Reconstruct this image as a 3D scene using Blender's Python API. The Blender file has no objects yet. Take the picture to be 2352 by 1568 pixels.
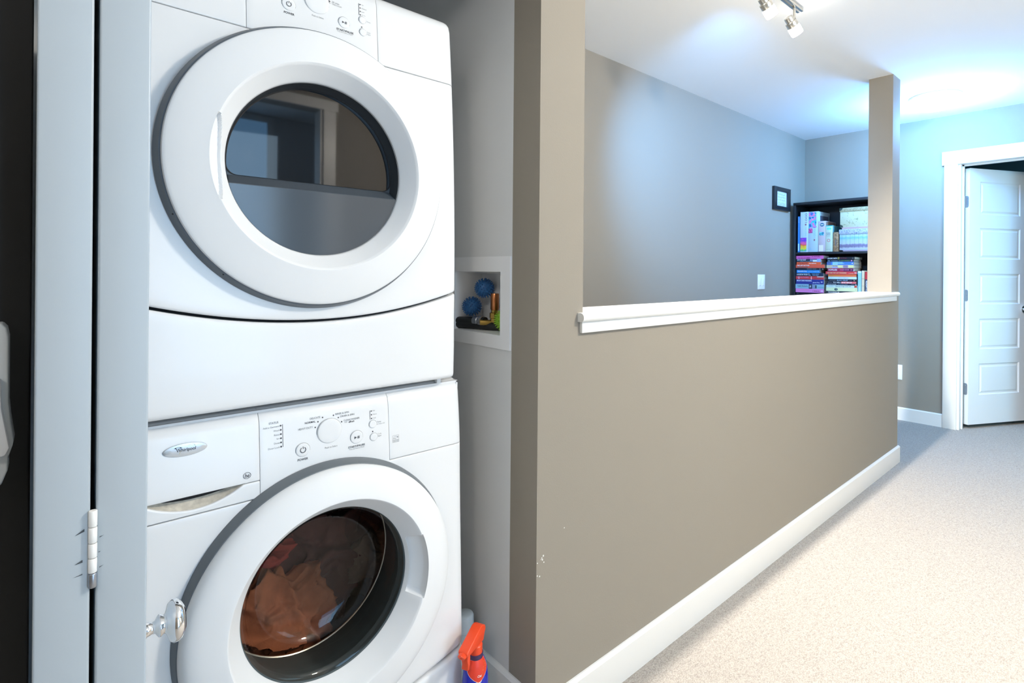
import bpy, bmesh, math, random
from mathutils import Vector, Matrix, noise
random.seed(7)
PI = math.pi
scn = bpy.context.scene
COL = scn.collection

# ------------------------------------------------------------------ camera
F_PX, CX, CY = 1231.608, 1225.0, 623.0
CAM_H = 1.1967
yaw, roll = math.radians(48.208), math.radians(0.4884)
cam_d = bpy.data.cameras.new('camera')
cam = bpy.data.objects.new('camera', cam_d)
COL.objects.link(cam)
fw = Vector((math.cos(yaw), math.sin(yaw), 0))
rt = Vector((math.sin(yaw), -math.cos(yaw), 0))
up = Vector((0, 0, 1))
rt2 = math.cos(roll)*rt + math.sin(roll)*up
up2 = -math.sin(roll)*rt + math.cos(roll)*up
M = Matrix(((rt2.x, up2.x, -fw.x, 0), (rt2.y, up2.y, -fw.y, 0), (rt2.z, up2.z, -fw.z, CAM_H), (0, 0, 0, 1)))
cam.matrix_world = M
cam_d.sensor_width = 36
cam_d.lens = F_PX*36/2352
cam_d.shift_x = (1176-CX)/2352
cam_d.shift_y = (CY-784)/2352
cam_d.clip_start = 0.01
scn.camera = cam

# ------------------------------------------------------------------ world, exposure, lights
w = bpy.data.worlds.new('world'); scn.world = w; w.use_nodes = True
w.node_tree.nodes['Background'].inputs[0].default_value = (0.55, 0.75, 1.0, 1)
w.node_tree.nodes['Background'].inputs[1].default_value = 0.25
vs = scn.view_settings
vs.view_transform = 'Standard'; vs.look = 'None'; vs.gamma = 1.0; vs.use_curve_mapping = False
vs.exposure = 0.0
TRACK_W, TRACK_C = 126.0, (1.0, 0.945, 0.865)
WASH_W, WASH_C = 215.0, (0.14, 0.46, 1.0)  # cool wash of the added track head
DOME_W, DOME_C = 98.0, (0.15, 0.45, 1.0)
HALL_W, HALL_C = 124.0, (1.0, 0.93, 0.82)
HALL2_W, HALL2_C = 26.0, (1.0, 0.96, 0.92)
DAY_W, DAY_C = 17.0, (0.54, 0.78, 1.0)
DAY2_W, DAY2_C = 14.0, (0.30, 0.70, 1.0)
ROOM_W, ROOM_C = 5.0, (0.30, 0.75, 1.0)

YR_ = -1.55
def lamp(name, kind, loc, power, color, target=None, **kw):
    d = bpy.data.lights.new(name, kind); d.energy = power; d.color = color
    for k, v in kw.items(): setattr(d, k, v)
    o = bpy.data.objects.new(name, d); COL.objects.link(o); o.location = loc
    if target is not None:
        o.rotation_euler = (Vector(target)-Vector(loc)).to_track_quat('-Z', 'Y').to_euler()
    return o
# added, unseen hall ceiling lamps that brighten machines and walls (fixtures further down)
lamp('added_hall_lamp_light', 'POINT', (1.90, -0.60, 2.27), HALL_W, HALL_C, shadow_soft_size=0.12)
lamp('added_back_hall_light', 'POINT', (-1.05, -0.45, 2.27), HALL2_W, HALL2_C, shadow_soft_size=0.12)  # added to brighten the jamb and closet side wall
# daylight added from the unseen window of the room across the hall
lamp('added_window_daylight', 'AREA', (0.90, -2.33, 1.30), DAY_W, DAY_C, target=(0.45, 0.5, 1.2), shape='RECTANGLE', size=0.85, size_y=1.9)
# cyan daylight added for the far door, from an unseen landing window
lamp('added_landing_daylight', 'AREA', (3.10, YR_+0.03, 1.45), DAY2_W, DAY2_C, target=(5.35, 0.62, 1.15), shape='RECTANGLE', size=0.8, size_y=1.2, spread=math.radians(55))
# far hall dome (its glass shade is built further down)
lamp('dome_light', 'POINT', (4.58, 0.93, 2.27), DOME_W, DOME_C, shadow_soft_size=0.10)
# a lamp of the room behind the far door
lamp('far_room_light', 'POINT', (6.6, -0.2, 1.9), ROOM_W, ROOM_C, shadow_soft_size=0.2)

# ------------------------------------------------------------------ materials
def mat(name, col, rough=0.5, metal=0.0, bump=0.0, bscale=200.0, var=0.0, vscale=3.0, spec=0.5, coat=0.0, emit=None, estr=0.0):
    m = bpy.data.materials.new(name); m.use_nodes = True
    nt = m.node_tree; b = nt.nodes['Principled BSDF']
    b.inputs['Base Color'].default_value = (*col, 1)
    b.inputs['Roughness'].default_value = rough
    b.inputs['Metallic'].default_value = metal
    b.inputs['Specular IOR Level'].default_value = spec
    b.inputs['Coat Weight'].default_value = coat
    b.inputs['Coat Roughness'].default_value = 0.06
    if emit:
        b.inputs['Emission Color'].default_value = (*emit, 1); b.inputs['Emission Strength'].default_value = estr
    tc = None
    if bump or var:
        tc = nt.nodes.new('ShaderNodeTexCoord')
    if bump:
        n = nt.nodes.new('ShaderNodeTexNoise'); n.inputs['Scale'].default_value = bscale; n.inputs['Detail'].default_value = 4
        bp = nt.nodes.new('ShaderNodeBump'); bp.inputs['Strength'].default_value = bump; bp.inputs['Distance'].default_value = 0.002
        nt.links.new(tc.outputs['Object'], n.inputs['Vector']); nt.links.new(n.outputs['Fac'], bp.inputs['Height'])
        nt.links.new(bp.outputs['Normal'], b.inputs['Normal'])
    if var:
        n = nt.nodes.new('ShaderNodeTexNoise'); n.inputs['Scale'].default_value = vscale; n.inputs['Detail'].default_value = 5
        r = nt.nodes.new('ShaderNodeValToRGB')
        r.color_ramp.elements[0].position = 0.3; r.color_ramp.elements[1].position = 0.7
        r.color_ramp.elements[0].color = (*[c*(1-var) for c in col], 1)
        r.color_ramp.elements[1].color = (*[min(1, c*(1+var)) for c in col], 1)
        nt.links.new(tc.outputs['Object'], n.inputs['Vector']); nt.links.new(n.outputs['Fac'], r.inputs['Fac'])
        nt.links.new(r.outputs['Color'], b.inputs['Base Color'])
    return m

def glass_mat(name, tint, ior=1.5, rough=0.0):
    m = bpy.data.materials.new(name); m.use_nodes = True
    nt = m.node_tree; nt.nodes.clear()
    out = nt.nodes.new('ShaderNodeOutputMaterial'); mix = nt.nodes.new('ShaderNodeMixShader')
    fr = nt.nodes.new('ShaderNodeFresnel'); fr.inputs['IOR'].default_value = ior
    t = nt.nodes.new('ShaderNodeBsdfTransparent'); t.inputs['Color'].default_value = (*tint, 1)
    g = nt.nodes.new('ShaderNodeBsdfGlossy'); g.inputs['Roughness'].default_value = rough
    k = nt.nodes.new('ShaderNodeMath'); k.operation = 'MULTIPLY'; k.inputs[1].default_value = 0.75
    nt.links.new(fr.outputs[0], k.inputs[0]); nt.links.new(k.outputs[0], mix.inputs[0]); nt.links.new(t.outputs[0], mix.inputs[1]); nt.links.new(g.outputs[0], mix.inputs[2])
    nt.links.new(mix.outputs[0], out.inputs[0])
    return m

def stripe_mat(name, stops, axis='Z', lo=0.0, hi=1.0, rough=0.5, wobble=0.0, wscale=20):
    """flat print: colours in bands along one axis of the object's own coordinates"""
    m = bpy.data.materials.new(name); m.use_nodes = True
    nt = m.node_tree; b = nt.nodes['Principled BSDF']; b.inputs['Roughness'].default_value = rough
    tc = nt.nodes.new('ShaderNodeTexCoord'); sx = nt.nodes.new('ShaderNodeSeparateXYZ'); mr = nt.nodes.new('ShaderNodeMapRange')
    mr.inputs['From Min'].default_value = lo; mr.inputs['From Max'].default_value = hi
    r = nt.nodes.new('ShaderNodeValToRGB')
    while len(r.color_ramp.elements) < len(stops): r.color_ramp.elements.new(0.5)
    for e, (p, c) in zip(r.color_ramp.elements, stops): e.position = p; e.color = (*c, 1)
    nt.links.new(tc.outputs['Object'], sx.inputs[0]); nt.links.new(sx.outputs[axis], mr.inputs['Value'])
    src = mr.outputs[0]
    if wobble:
        n = nt.nodes.new('ShaderNodeTexNoise'); n.inputs['Scale'].default_value = wscale; n.inputs['Detail'].default_value = 3
        nt.links.new(tc.outputs['Object'], n.inputs['Vector'])
        a = nt.nodes.new('ShaderNodeMath'); a.operation = 'MULTIPLY_ADD'; a.inputs[1].default_value = wobble
        nt.links.new(n.outputs['Fac'], a.inputs[0]); nt.links.new(src, a.inputs[2])
        s = nt.nodes.new('ShaderNodeMath'); s.operation = 'SUBTRACT'; s.inputs[1].default_value = wobble*0.5
        nt.links.new(a.outputs[0], s.inputs[0]); src = s.outputs[0]
    nt.links.new(src, r.inputs['Fac']); nt.links.new(r.outputs['Color'], b.inputs['Base Color'])
    return m

def cell_mat(name, cols, scale, rough=0.4):
    """flat print: patches of several colours"""
    m = bpy.data.materials.new(name); m.use_nodes = True
    nt = m.node_tree; b = nt.nodes['Principled BSDF']; b.inputs['Roughness'].default_value = rough
    tc = nt.nodes.new('ShaderNodeTexCoord'); v = nt.nodes.new('ShaderNodeTexNoise'); v.inputs['Scale'].default_value = scale; v.inputs['Detail'].default_value = 2
    r = nt.nodes.new('ShaderNodeValToRGB'); r.color_ramp.interpolation = 'CONSTANT'
    while len(r.color_ramp.elements) < len(cols): r.color_ramp.elements.new(0.5)
    for i, (e, c) in enumerate(zip(r.color_ramp.elements, cols)):
        e.position = 0 if i == 0 else 0.32+0.36*i/len(cols); e.color = (*c, 1)
    nt.links.new(tc.outputs['Object'], v.inputs['Vector']); nt.links.new(v.outputs['Fac'], r.inputs['Fac']); nt.links.new(r.outputs['Color'], b.inputs['Base Color'])
    return m

M_WALL = mat('greige_wall_paint', (0.298, 0.266, 0.220), 0.75, bump=0.12, bscale=260, spec=0.3)
M_CLOSET = mat('white_closet_paint', (0.72, 0.73, 0.73), 0.7, bump=0.12, bscale=260, spec=0.3)
M_CEIL = mat('white_ceiling_paint', (0.90, 0.90, 0.89), 0.9, bump=0.15, bscale=180, spec=0.2)
M_TRIM = mat('white_trim_paint', (0.84, 0.83, 0.80), 0.35)
M_DOORW = mat('white_door_paint', (0.80, 0.82, 0.82), 0.4)
M_BIFOLD = mat('cool_shaded_white_paint', (0.41, 0.465, 0.505), 0.4)  # white bifold paint with its cool shade mixed into the colour
M_ENAMEL = mat('white_enamel', (0.855, 0.865, 0.875), 0.28, coat=0.15)
M_PLASTW = mat('white_plastic', (0.855, 0.865, 0.875), 0.45, spec=0.25)
M_GREYRIM = mat('grey_rubber_rim', (0.13, 0.15, 0.17), 0.45)
M_DARK = mat('black_gap', (0.01, 0.01, 0.011), 0.8)
M_PRINT = mat('dark_grey_print', (0.05, 0.05, 0.06), 0.6)
M_PRINTL = mat('light_grey_print', (0.30, 0.31, 0.32), 0.6)
M_CHROME = mat('chrome', (0.85, 0.86, 0.88), 0.06, 1.0)
M_NICKEL = mat('brushed_nickel', (0.62, 0.60, 0.55), 0.3, 1.0)
M_STEEL = mat('grey_steel', (0.40, 0.42, 0.46), 0.35, 0.9)
M_ESP = mat('black_brown_laminate', (0.012, 0.013, 0.016), 0.45, var=0.3, vscale=8)
M_DKDOOR = mat('black_stained_wood', (0.004, 0.004, 0.004), 0.4, var=0.3, vscale=6)
M_PAGES = mat('paper_page_edges', (0.62, 0.58, 0.50), 0.8, bump=0.4, bscale=700)
M_WHITEP = mat('white_ink', (0.85, 0.85, 0.85), 0.5)
M_HOSE = mat('black_rubber_hose', (0.012, 0.013, 0.014), 0.45)
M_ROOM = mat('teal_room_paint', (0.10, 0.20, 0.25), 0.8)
M_GASKET = mat('grey_door_gasket', (0.075, 0.10, 0.11), 0.4)
M_DRUM = mat('dark_drum_steel', (0.06, 0.05, 0.045), 0.45, 0.5)

def carpet_mat():
    m = bpy.data.materials.new('cut_pile_carpet'); m.use_nodes = True
    nt = m.node_tree; b = nt.nodes['Principled BSDF']; b.inputs['Roughness'].default_value = 0.95; b.inputs['Specular IOR Level'].default_value = 0.1
    tc = nt.nodes.new('ShaderNodeTexCoord')
    mp = nt.nodes.new('ShaderNodeMapping'); mp.inputs['Scale'].default_value = (1.0, 1.6, 1.0); mp.inputs['Rotation'].default_value = (0, 0, 0.5)
    v = nt.nodes.new('ShaderNodeTexVoronoi'); v.inputs['Scale'].default_value = 190; v.inputs['Randomness'].default_value = 1
    n = nt.nodes.new('ShaderNodeTexNoise'); n.inputs['Scale'].default_value = 60; n.inputs['Detail'].default_value = 6
    r = nt.nodes.new('ShaderNodeValToRGB')
    r.color_ramp.elements[0].position = 0.15; r.color_ramp.elements[0].color = (0.50, 0.46, 0.41, 1)
    r.color_ramp.elements[1].position = 0.75; r.color_ramp.elements[1].color = (0.29, 0.262, 0.23, 1)
    mx = nt.nodes.new('ShaderNodeMath'); mx.operation = 'MULTIPLY_ADD'; mx.inputs[1].default_value = 0.55
    n2 = nt.nodes.new('ShaderNodeMath'); n2.operation = 'MULTIPLY'; n2.inputs[1].default_value = 0.45
    bp = nt.nodes.new('ShaderNodeBump'); bp.inputs['Strength'].default_value = 0.8; bp.inputs['Distance'].default_value = 0.004; bp.invert = True
    L = nt.links.new
    L(tc.outputs['Object'], mp.inputs[0]); L(mp.outputs[0], v.inputs['Vector']); L(mp.outputs[0], n.inputs['Vector'])
    L(n.outputs['Fac'], n2.inputs[0]); L(v.outputs['Distance'], mx.inputs[0]); L(n2.outputs[0], mx.inputs[2])
    L(mx.outputs[0], r.inputs['Fac']); L(r.outputs['Color'], b.inputs['Base Color']); L(mx.outputs[0], bp.inputs['Height']); L(bp.outputs['Normal'], b.inputs['Normal'])
    return m
M_CARPET = carpet_mat()

# ------------------------------------------------------------------ mesh helpers (all in world coordinates)
def link(name, me, m, parent=None, smooth=False):
    if m is not None and len(me.materials) == 0: me.materials.append(m)
    if smooth:
        for p in me.polygons: p.use_smooth = True
    o = bpy.data.objects.new(name, me); COL.objects.link(o)
    if parent is not None:
        o.parent = parent
        o.matrix_parent_inverse = WM[parent].inverted()
    WM[o] = Matrix.Identity(4)
    return o
WM = {}
class MB:
    """a mesh under construction"""
    def __init__(s): s.v = []; s.f = []
    def add(s, verts, faces):
        k = len(s.v); s.v += [tuple(p) for p in verts]; s.f += [tuple(i+k for i in f) for f in faces]; return s
    def box(s, a, b):
        x0, y0, z0 = [min(p, q) for p, q in zip(a, b)]; x1, y1, z1 = [max(p, q) for p, q in zip(a, b)]
        return s.add([(x0,y0,z0),(x1,y0,z0),(x1,y1,z0),(x0,y1,z0),(x0,y0,z1),(x1,y0,z1),(x1,y1,z1),(x0,y1,z1)],
                     [(3,2,1,0),(4,5,6,7),(0,1,5,4),(1,2,6,5),(2,3,7,6),(3,0,4,7)])
    def lathe(s, prof, c, axis='Y', n=96, close=True, a0=0.0, a1=2*PI):
        """prof: (radius, offset along axis); axis: 'X','Y','Z' or a direction vector"""
        if isinstance(axis, str): ax = {'X': Vector((1,0,0)), 'Y': Vector((0,1,0)), 'Z': Vector((0,0,1))}[axis]
        else: ax = Vector(axis).normalized()
        u = ax.cross(Vector((0,0,1)))
        if u.length < 1e-4: u = Vector((1,0,0))
        u.normalize(); v = ax.cross(u)
        full = abs(a1-a0-2*PI) < 1e-6
        k = n if full else n+1
        vs_, fs = [], []
        for r, t in prof:
            for i in range(k):
                a = a0+(a1-a0)*i/n
                vs_.append(Vector(c)+ax*t+(u*math.cos(a)+v*math.sin(a))*r)
        for j in range(len(prof)-1):
            for i in range(n):
                i2 = (i+1) % k if full else i+1
                fs.append((j*k+i, j*k+i2, (j+1)*k+i2, (j+1)*k+i))
        if close and full:
            fs.append(tuple(range(k))[::-1] if prof[0][0] > 1e-6 else ())
            e = (len(prof)-1)*k
            fs.append(tuple(range(e, e+k)) if prof[-1][0] > 1e-6 else ())
            fs = [f for f in fs if f]
        return s.add(vs_, fs)
    def tube(s, pts, r, n=10, caps=True):
        pts = [Vector(p) for p in pts]; rings = []
        for i, p in enumerate(pts):
            d = (pts[min(i+1, len(pts)-1)]-pts[max(i-1, 0)]).normalized()
            u = d.cross(Vector((0.13, 0.31, 0.94))).normalized(); v = d.cross(u)
            rr = r[i] if isinstance(r, (list, tuple)) else r
            rings.append([p+(u*math.cos(2*PI*k/n)+v*math.sin(2*PI*k/n))*rr for k in range(n)])
        vs_ = [q for ring in rings for q in ring]; fs = []
        for i in range(len(pts)-1):
            for k in range(n): fs.append((i*n+k, i*n+(k+1) % n, (i+1)*n+(k+1) % n, (i+1)*n+k))
        if caps: fs += [tuple(range(n))[::-1], tuple(range(len(vs_)-n, len(vs_)))]
        return s.add(vs_, fs)
    def prism(s, poly, axis, a, b):
        """poly of 2-D points extruded along an axis from a to b"""
        def P(q, t): return {'X': (t, q[0], q[1]), 'Y': (q[0], t, q[1]), 'Z': (q[0], q[1], t)}[axis]
        n = len(poly)
        return s.add([P(q, a) for q in poly]+[P(q, b) for q in poly],
                     [tuple(range(n))[::-1], tuple(range(n, 2*n))]+[(i, (i+1) % n, n+(i+1) % n, n+i) for i in range(n)])
    def build(s, name, m, parent=None, smooth=False, bevel=0.0, seg=2, angle=0.6, sharp=None):
        me = bpy.data.meshes.new(name)
        bm = bmesh.new()
        vs_ = [bm.verts.new(p) for p in s.v]
        for f in s.f:
            try: bm.faces.new([vs_[i] for i in f])
            except ValueError: pass
        bmesh.ops.remove_doubles(bm, verts=bm.verts, dist=1e-6)
        bmesh.ops.recalc_face_normals(bm, faces=bm.faces)
        if bevel:
            ed = [e for e in bm.edges if len(e.link_faces) == 2 and e.calc_face_angle(0) > angle]
            bmesh.ops.bevel(bm, geom=ed, offset=bevel, segments=seg, profile=0.5, affect='EDGES', clamp_overlap=True)
        if any(len(e.link_faces) == 1 for e in bm.edges):     # open sheet: its front faces the hall
            d = 0.0
            for f in bm.faces: d += f.normal.dot(Vector((0.3, 0, 1.2))-f.calc_center_median())*f.calc_area()
            if d < 0: bmesh.ops.reverse_faces(bm, faces=bm.faces)
        bm.to_mesh(me); bm.free()
        if bevel and not smooth:
            smooth = True; sharp = sharp or 0.7
        if smooth:
            me.set_sharp_from_angle(angle=sharp or 0.7)
        return link(name, me, m, parent, smooth)

def box(name, a, b, m, parent=None, bevel=0.0, seg=2): return MB().box(a, b).build(name, m, parent, bevel=bevel, seg=seg)
def tag(o, label=None, cat=None, group=None, kind=None):
    if label: o['label'] = label
    if cat: o['category'] = cat
    if group: o['group'] = group
    if kind: o['kind'] = kind
    return o
def thing(name, label, cat, loc=(0,0,0), group=None, kind=None):
    o = bpy.data.objects.new(name, None); COL.objects.link(o); o.location = loc; o.empty_display_size = 0.05
    WM[o] = Matrix.Translation(loc)
    return tag(o, label, cat, group, kind)
def struct(name, mb, m, parent=None, label=None, **kw):
    o = mb.build(name, m, parent, **kw)
    if parent is None: o['kind'] = 'structure'
    if label: o['label'] = label
    return o

# lettering: text meshes mapped onto a plane
def text_mb(body, w=None, h=None, shear=0.0, heavy=False):
    cu = bpy.data.curves.new('t', 'FONT'); cu.body = body; cu.resolution_u = 3; cu.shear = shear
    if heavy: cu.offset = 0.016
    ob = bpy.data.objects.new('t', cu); COL.objects.link(ob)
    bpy.context.view_layer.update()
    me = bpy.data.meshes.new_from_object(ob)
    bpy.data.objects.remove(ob); bpy.data.curves.remove(cu)
    vs_ = [v.co.copy() for v in me.vertices]; fs = [tuple(p.vertices) for p in me.polygons]
    bpy.data.meshes.remove(me)
    if not vs_: return [], [], 0, 0
    x0 = min(v.x for v in vs_); x1 = max(v.x for v in vs_); y0 = min(v.y for v in vs_); y1 = max(v.y for v in vs_)
    sx = (w/(x1-x0)) if w else None; sy = (h/(y1-y0)) if h else None
    sx = sx or sy; sy = sy or sx
    return [((v.x-x0)*sx, (v.y-y0)*sy) for v in vs_], fs, (x1-x0)*sx, (y1-y0)*sy
def put_text(mb, body, fn, w=None, h=None, align='L', x=0.0, z=0.0, shear=0.0, bold=0.0):
    """fn(s, t) gives the world point for s to the right, t up; (x, z) is the anchor of the text's lower corner"""
    pts, fs, tw, th = text_mb(body, w, h, shear, bold > 0)
    off = {'L': 0, 'R': -tw, 'C': -tw/2}[align]
    mb.add([fn(x+off+p[0], z+p[1]) for p in pts], fs)
def disc(mb, fn, x, z, r, n=20, rz=None):
    rz = rz or r
    mb.add([fn(x+r*math.cos(2*PI*i/n), z+rz*math.sin(2*PI*i/n)) for i in range(n)], [tuple(range(n))])
def ring(mb, fn, x, z, r0, r1, n=28, a0=0, a1=2*PI, rz=1.0):
    k = n+1
    mb.add([fn(x+r*math.cos(a0+(a1-a0)*i/n), z+r*rz*math.sin(a0+(a1-a0)*i/n)) for r in (r0, r1) for i in range(k)],
           [(i, i+1, k+i+1, k+i) for i in range(n)])
def rect(mb, fn, x0, z0, x1, z1): mb.add([fn(x0, z0), fn(x1, z0), fn(x1, z1), fn(x0, z1)], [(0, 1, 2, 3)])

# ------------------------------------------------------------------ setting
H = 2.44
YW, YC, YS = 0.9989, 1.1321, 2.0445        # hall face of the half wall, its stair face, stairwell wall
XJ, XO, XC, XE, XF = 0.9116, 1.0745, 3.8751, 4.0255, 5.2123
ZS = 1.0312                                 # underside of the sill apron
YR, XB = -1.55, -1.7                        # right hall wall, back hall wall
X2 = 7.6
struct('floor', MB().box((XB-0.1, -2.5, -0.1), (X2, YS+0.1, 0)), M_CARPET, label='pale beige cut pile carpet of the landing')
struct('ceiling', MB().box((XB-0.1, -2.5, H), (X2, YS+0.1, H+0.1)), M_CEIL, label='flat white ceiling')
struct('wall_stairwell', MB().box((XJ, YS, 0), (XF+0.1, YS+0.1, H)), M_WALL, label='greige wall across the stairwell')
# far wall, with its doorway
DY0, DY1, DZ = 0.8890, 0.235, 2.052         # clear opening between the jambs
fwm = MB().box((XF, DY0+0.02, 0), (XF+0.11, YS+0.1, H)).box((XF, DY1-0.02, DZ+0.02), (XF+0.11, DY0+0.02, H)).box((XF, YR, 0), (XF+0.11, DY1-0.02, H))
struct('wall_far', fwm, M_WALL, label='greige wall at the far end of the landing')
struct('wall_half', MB().box((XO, YW, 0), (XE, YC, ZS+0.03)), M_WALL, label='low greige wall beside the stairwell')
struct('wall_column', MB().box((XC, YW, ZS+0.03), (XE, YC, H)), M_WALL, label='narrow greige column standing on the end of the low wall')
pier = struct('wall_pier', MB().box((XJ, YW, 0), (XO, 1.1045, H)), M_WALL, label='greige end of the wall between closet and low wall')
# paint nicks on the pier's corner and face
nk = MB()
for (x, z, r) in ((0.935, 0.472, 0.0022), (0.930, 0.468, 0.0016), (0.9275, 0.465, 0.0012), (0.932, 0.463, 0.0020), (0.937, 0.455, 0.0016), (0.9225, 0.424, 0.0018), (0.9145, 0.46, 0.0014), (0.9145, 0.428, 0.0016), (1.01, 0.520, 0.0013)):
    disc(nk, lambda s, t: (s, YW-0.0005, t), x, z, r, 7, r*1.3)
tag(nk.build('paint_chips', M_TRIM, pier), kind='stuff')
# closet: right side wall with the hole for the outlet box
BY0, BY1, BZ0, BZ1 = 1.146, 1.374, 1.018, 1.198
cw = MB()
for a, b in (((XJ, 1.1045, 0), (XO, BY0, H)), ((XJ, BY1, 0), (XO, YS, H)), ((XJ, BY0, 0), (XO, BY1, BZ0)), ((XJ, BY0, BZ1), (XO, BY1, H)), ((XJ+0.105, BY0, BZ0), (XO, BY1, BZ1))):
    cw.box(a, b)
struct('wall_closet_right', cw, M_CLOSET, label='white side wall inside the laundry closet')
XL = -0.06
struct('wall_closet_left', MB().box((XL-0.1, 1.10, 0), (XL, YS, H)), M_CLOSET)
struct('wall_closet_back', MB().box((XL-0.1, YS, 0), (XJ, YS+0.1, H)), M_CLOSET)
struct('wall_closet_header', MB().box((XL, YW, 2.06), (XJ, 1.1045, H)), M_WALL)
struct('wall_hall_left', MB().box((XB, YW, 0), (XL, 1.1045, H)), M_WALL)
struct('wall_hall_back', MB().box((XB-0.1, YR, 0), (XB, YW, H)), M_WALL)
# right hall wall with a cased doorway to an unseen daylit room, added for reflections
DX0, DX1 = 0.28, 1.42
struct('wall_hall_right', MB().box((XB, YR-0.11, 0), (DX0, YR, H)).box((DX1, YR-0.11, 0), (2.65, YR, H)).box((3.55, YR-0.11, 0), (X2, YR, H)).box((2.65, YR-0.11, 0), (3.55, YR, 0.8)).box((2.65, YR-0.11, 2.1), (3.55, YR, H)).box((DX0, YR-0.11, 2.33), (DX1, YR, H)), M_WALL)
struct('trim_hall_doorway', MB().box((DX0-0.085, YR, 0), (DX0, YR+0.018, 2.33)).box((DX1, YR, 0), (DX1+0.085, YR+0.018, 2.33)).box((DX0-0.1, YR, 2.33), (DX1+0.1, YR+0.022, 2.40))
       .box((DX0, YR-0.11, 0), (DX0+0.018, YR, 2.33)).box((DX1-0.018, YR-0.11, 0), (DX1, YR, 2.33)), M_TRIM)
struct('wall_daylit_room', MB().box((-1.5, -2.5, 0), (2.2, -2.4, H)).box((-1.6, -2.5, 0), (-1.5, YR-0.11, H)).box((2.2, -2.5, 0), (2.3, YR-0.11, H)), M_CLOSET)
# room behind the far door
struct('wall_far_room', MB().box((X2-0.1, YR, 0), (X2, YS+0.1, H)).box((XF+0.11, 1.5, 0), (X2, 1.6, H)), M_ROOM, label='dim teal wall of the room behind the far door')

# sill cap on the half wall
XS0, XS1 = 1.0545, 3.968
Y_N, Y_B = YW-0.0235, YC+0.020
cap = []
zc0, zc1 = ZS+0.030, ZS+0.0545
nb = 8
cap += [(Y_B, zc0), (Y_B, zc1)]
cap += [(Y_N+0.011-0.011*math.sin(PI*i/nb), (zc0+zc1)/2+(zc1-zc0)/2*math.cos(PI*i/nb)) for i in range(nb+1)]
sill_mb = MB().prism(cap, 'X', XO, XC)
sill_mb.prism([p for p in cap if p[0] < YW+0.02][0:0] or [(YW, zc0), (YW, zc1)]+cap[2:], 'X', XS0, XO)
sill_mb.prism([(YW, zc0), (YW, zc1)]+cap[2:], 'X', XC, XS1)
sill = struct('trim_sill', sill_mb, M_TRIM, label='glossy white sill cap along the top of the low wall', smooth=True)
MB().box((XS0+0.007, YW-0.011, ZS), (XS1-0.02, YW, zc0)).box((XO, YC, ZS), (XC, YC+0.011, zc0)).build('apron', M_TRIM, sill, bevel=0.0015)
# baseboards
def bb_profile(y, h, t=0.0125): return [(y, 0), (y, h), (y-t*0.35, h), (y-t, h-0.007), (y-t, 0)]
struct('baseboard_half_wall', MB().prism(bb_profile(YW, 0.104), 'X', XJ-0.0125, XE+0.0125).box((XE, YW, 0), (XE+0.0125, YC, 0.098)), M_TRIM, label='white baseboard along the foot of the low wall')
struct('baseboard_closet', MB().prism([(XJ, 0), (XJ, 0.1286), (XJ-0.004, 0.1286), (XJ-0.0125, 0.121), (XJ-0.0125, 0)], 'Y', YW-0.0125, YS), M_TRIM, label='white baseboard inside the closet')
struct('baseboard_far', MB().prism([(XF, 0), (XF, 0.104), (XF-0.004, 0.104), (XF-0.0125, 0.097), (XF-0.0125, 0)], 'Y', 0.992, YS), M_TRIM, label='white baseboard on the far wall left of the door')
struct('baseboard_stairwell', MB().prism(bb_profile(YS, 0.104), 'X', XE, XF), M_TRIM)
# door casing of the far door
cas = struct('trim_door_casing', MB().box((XF-0.018, 0.9055, 0), (XF, 0.992, 2.052)), M_TRIM, bevel=0.0015, label='white side casing left of the far door')
MB().box((XF-0.022, DY1-0.118, 2.052), (XF, 1.006, 2.157)).build('head_casing', M_TRIM, cas, bevel=0.0015)
MB().box((XF-0.018, DY1-0.104, 0), (XF, DY1-0.0165, 2.052)).build('side_casing', M_TRIM, cas, bevel=0.0015)
MB().box((XF, DY0, 0), (XF+0.11, DY0+0.0195, DZ)).box((XF, DY1-0.0195, 0), (XF+0.11, DY1, DZ)).box((XF, DY1-0.0195, DZ), (XF+0.11, DY0+0.0195, DZ+0.0195)).build('jamb', M_TRIM, cas)
MB().box((XF+0.05, DY0-0.011, 0), (XF+0.075, DY0, DZ)).box((XF+0.05, DY1, DZ-0.011), (XF+0.075, DY0, DZ)).build('door_stop', M_TRIM, cas)

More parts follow.
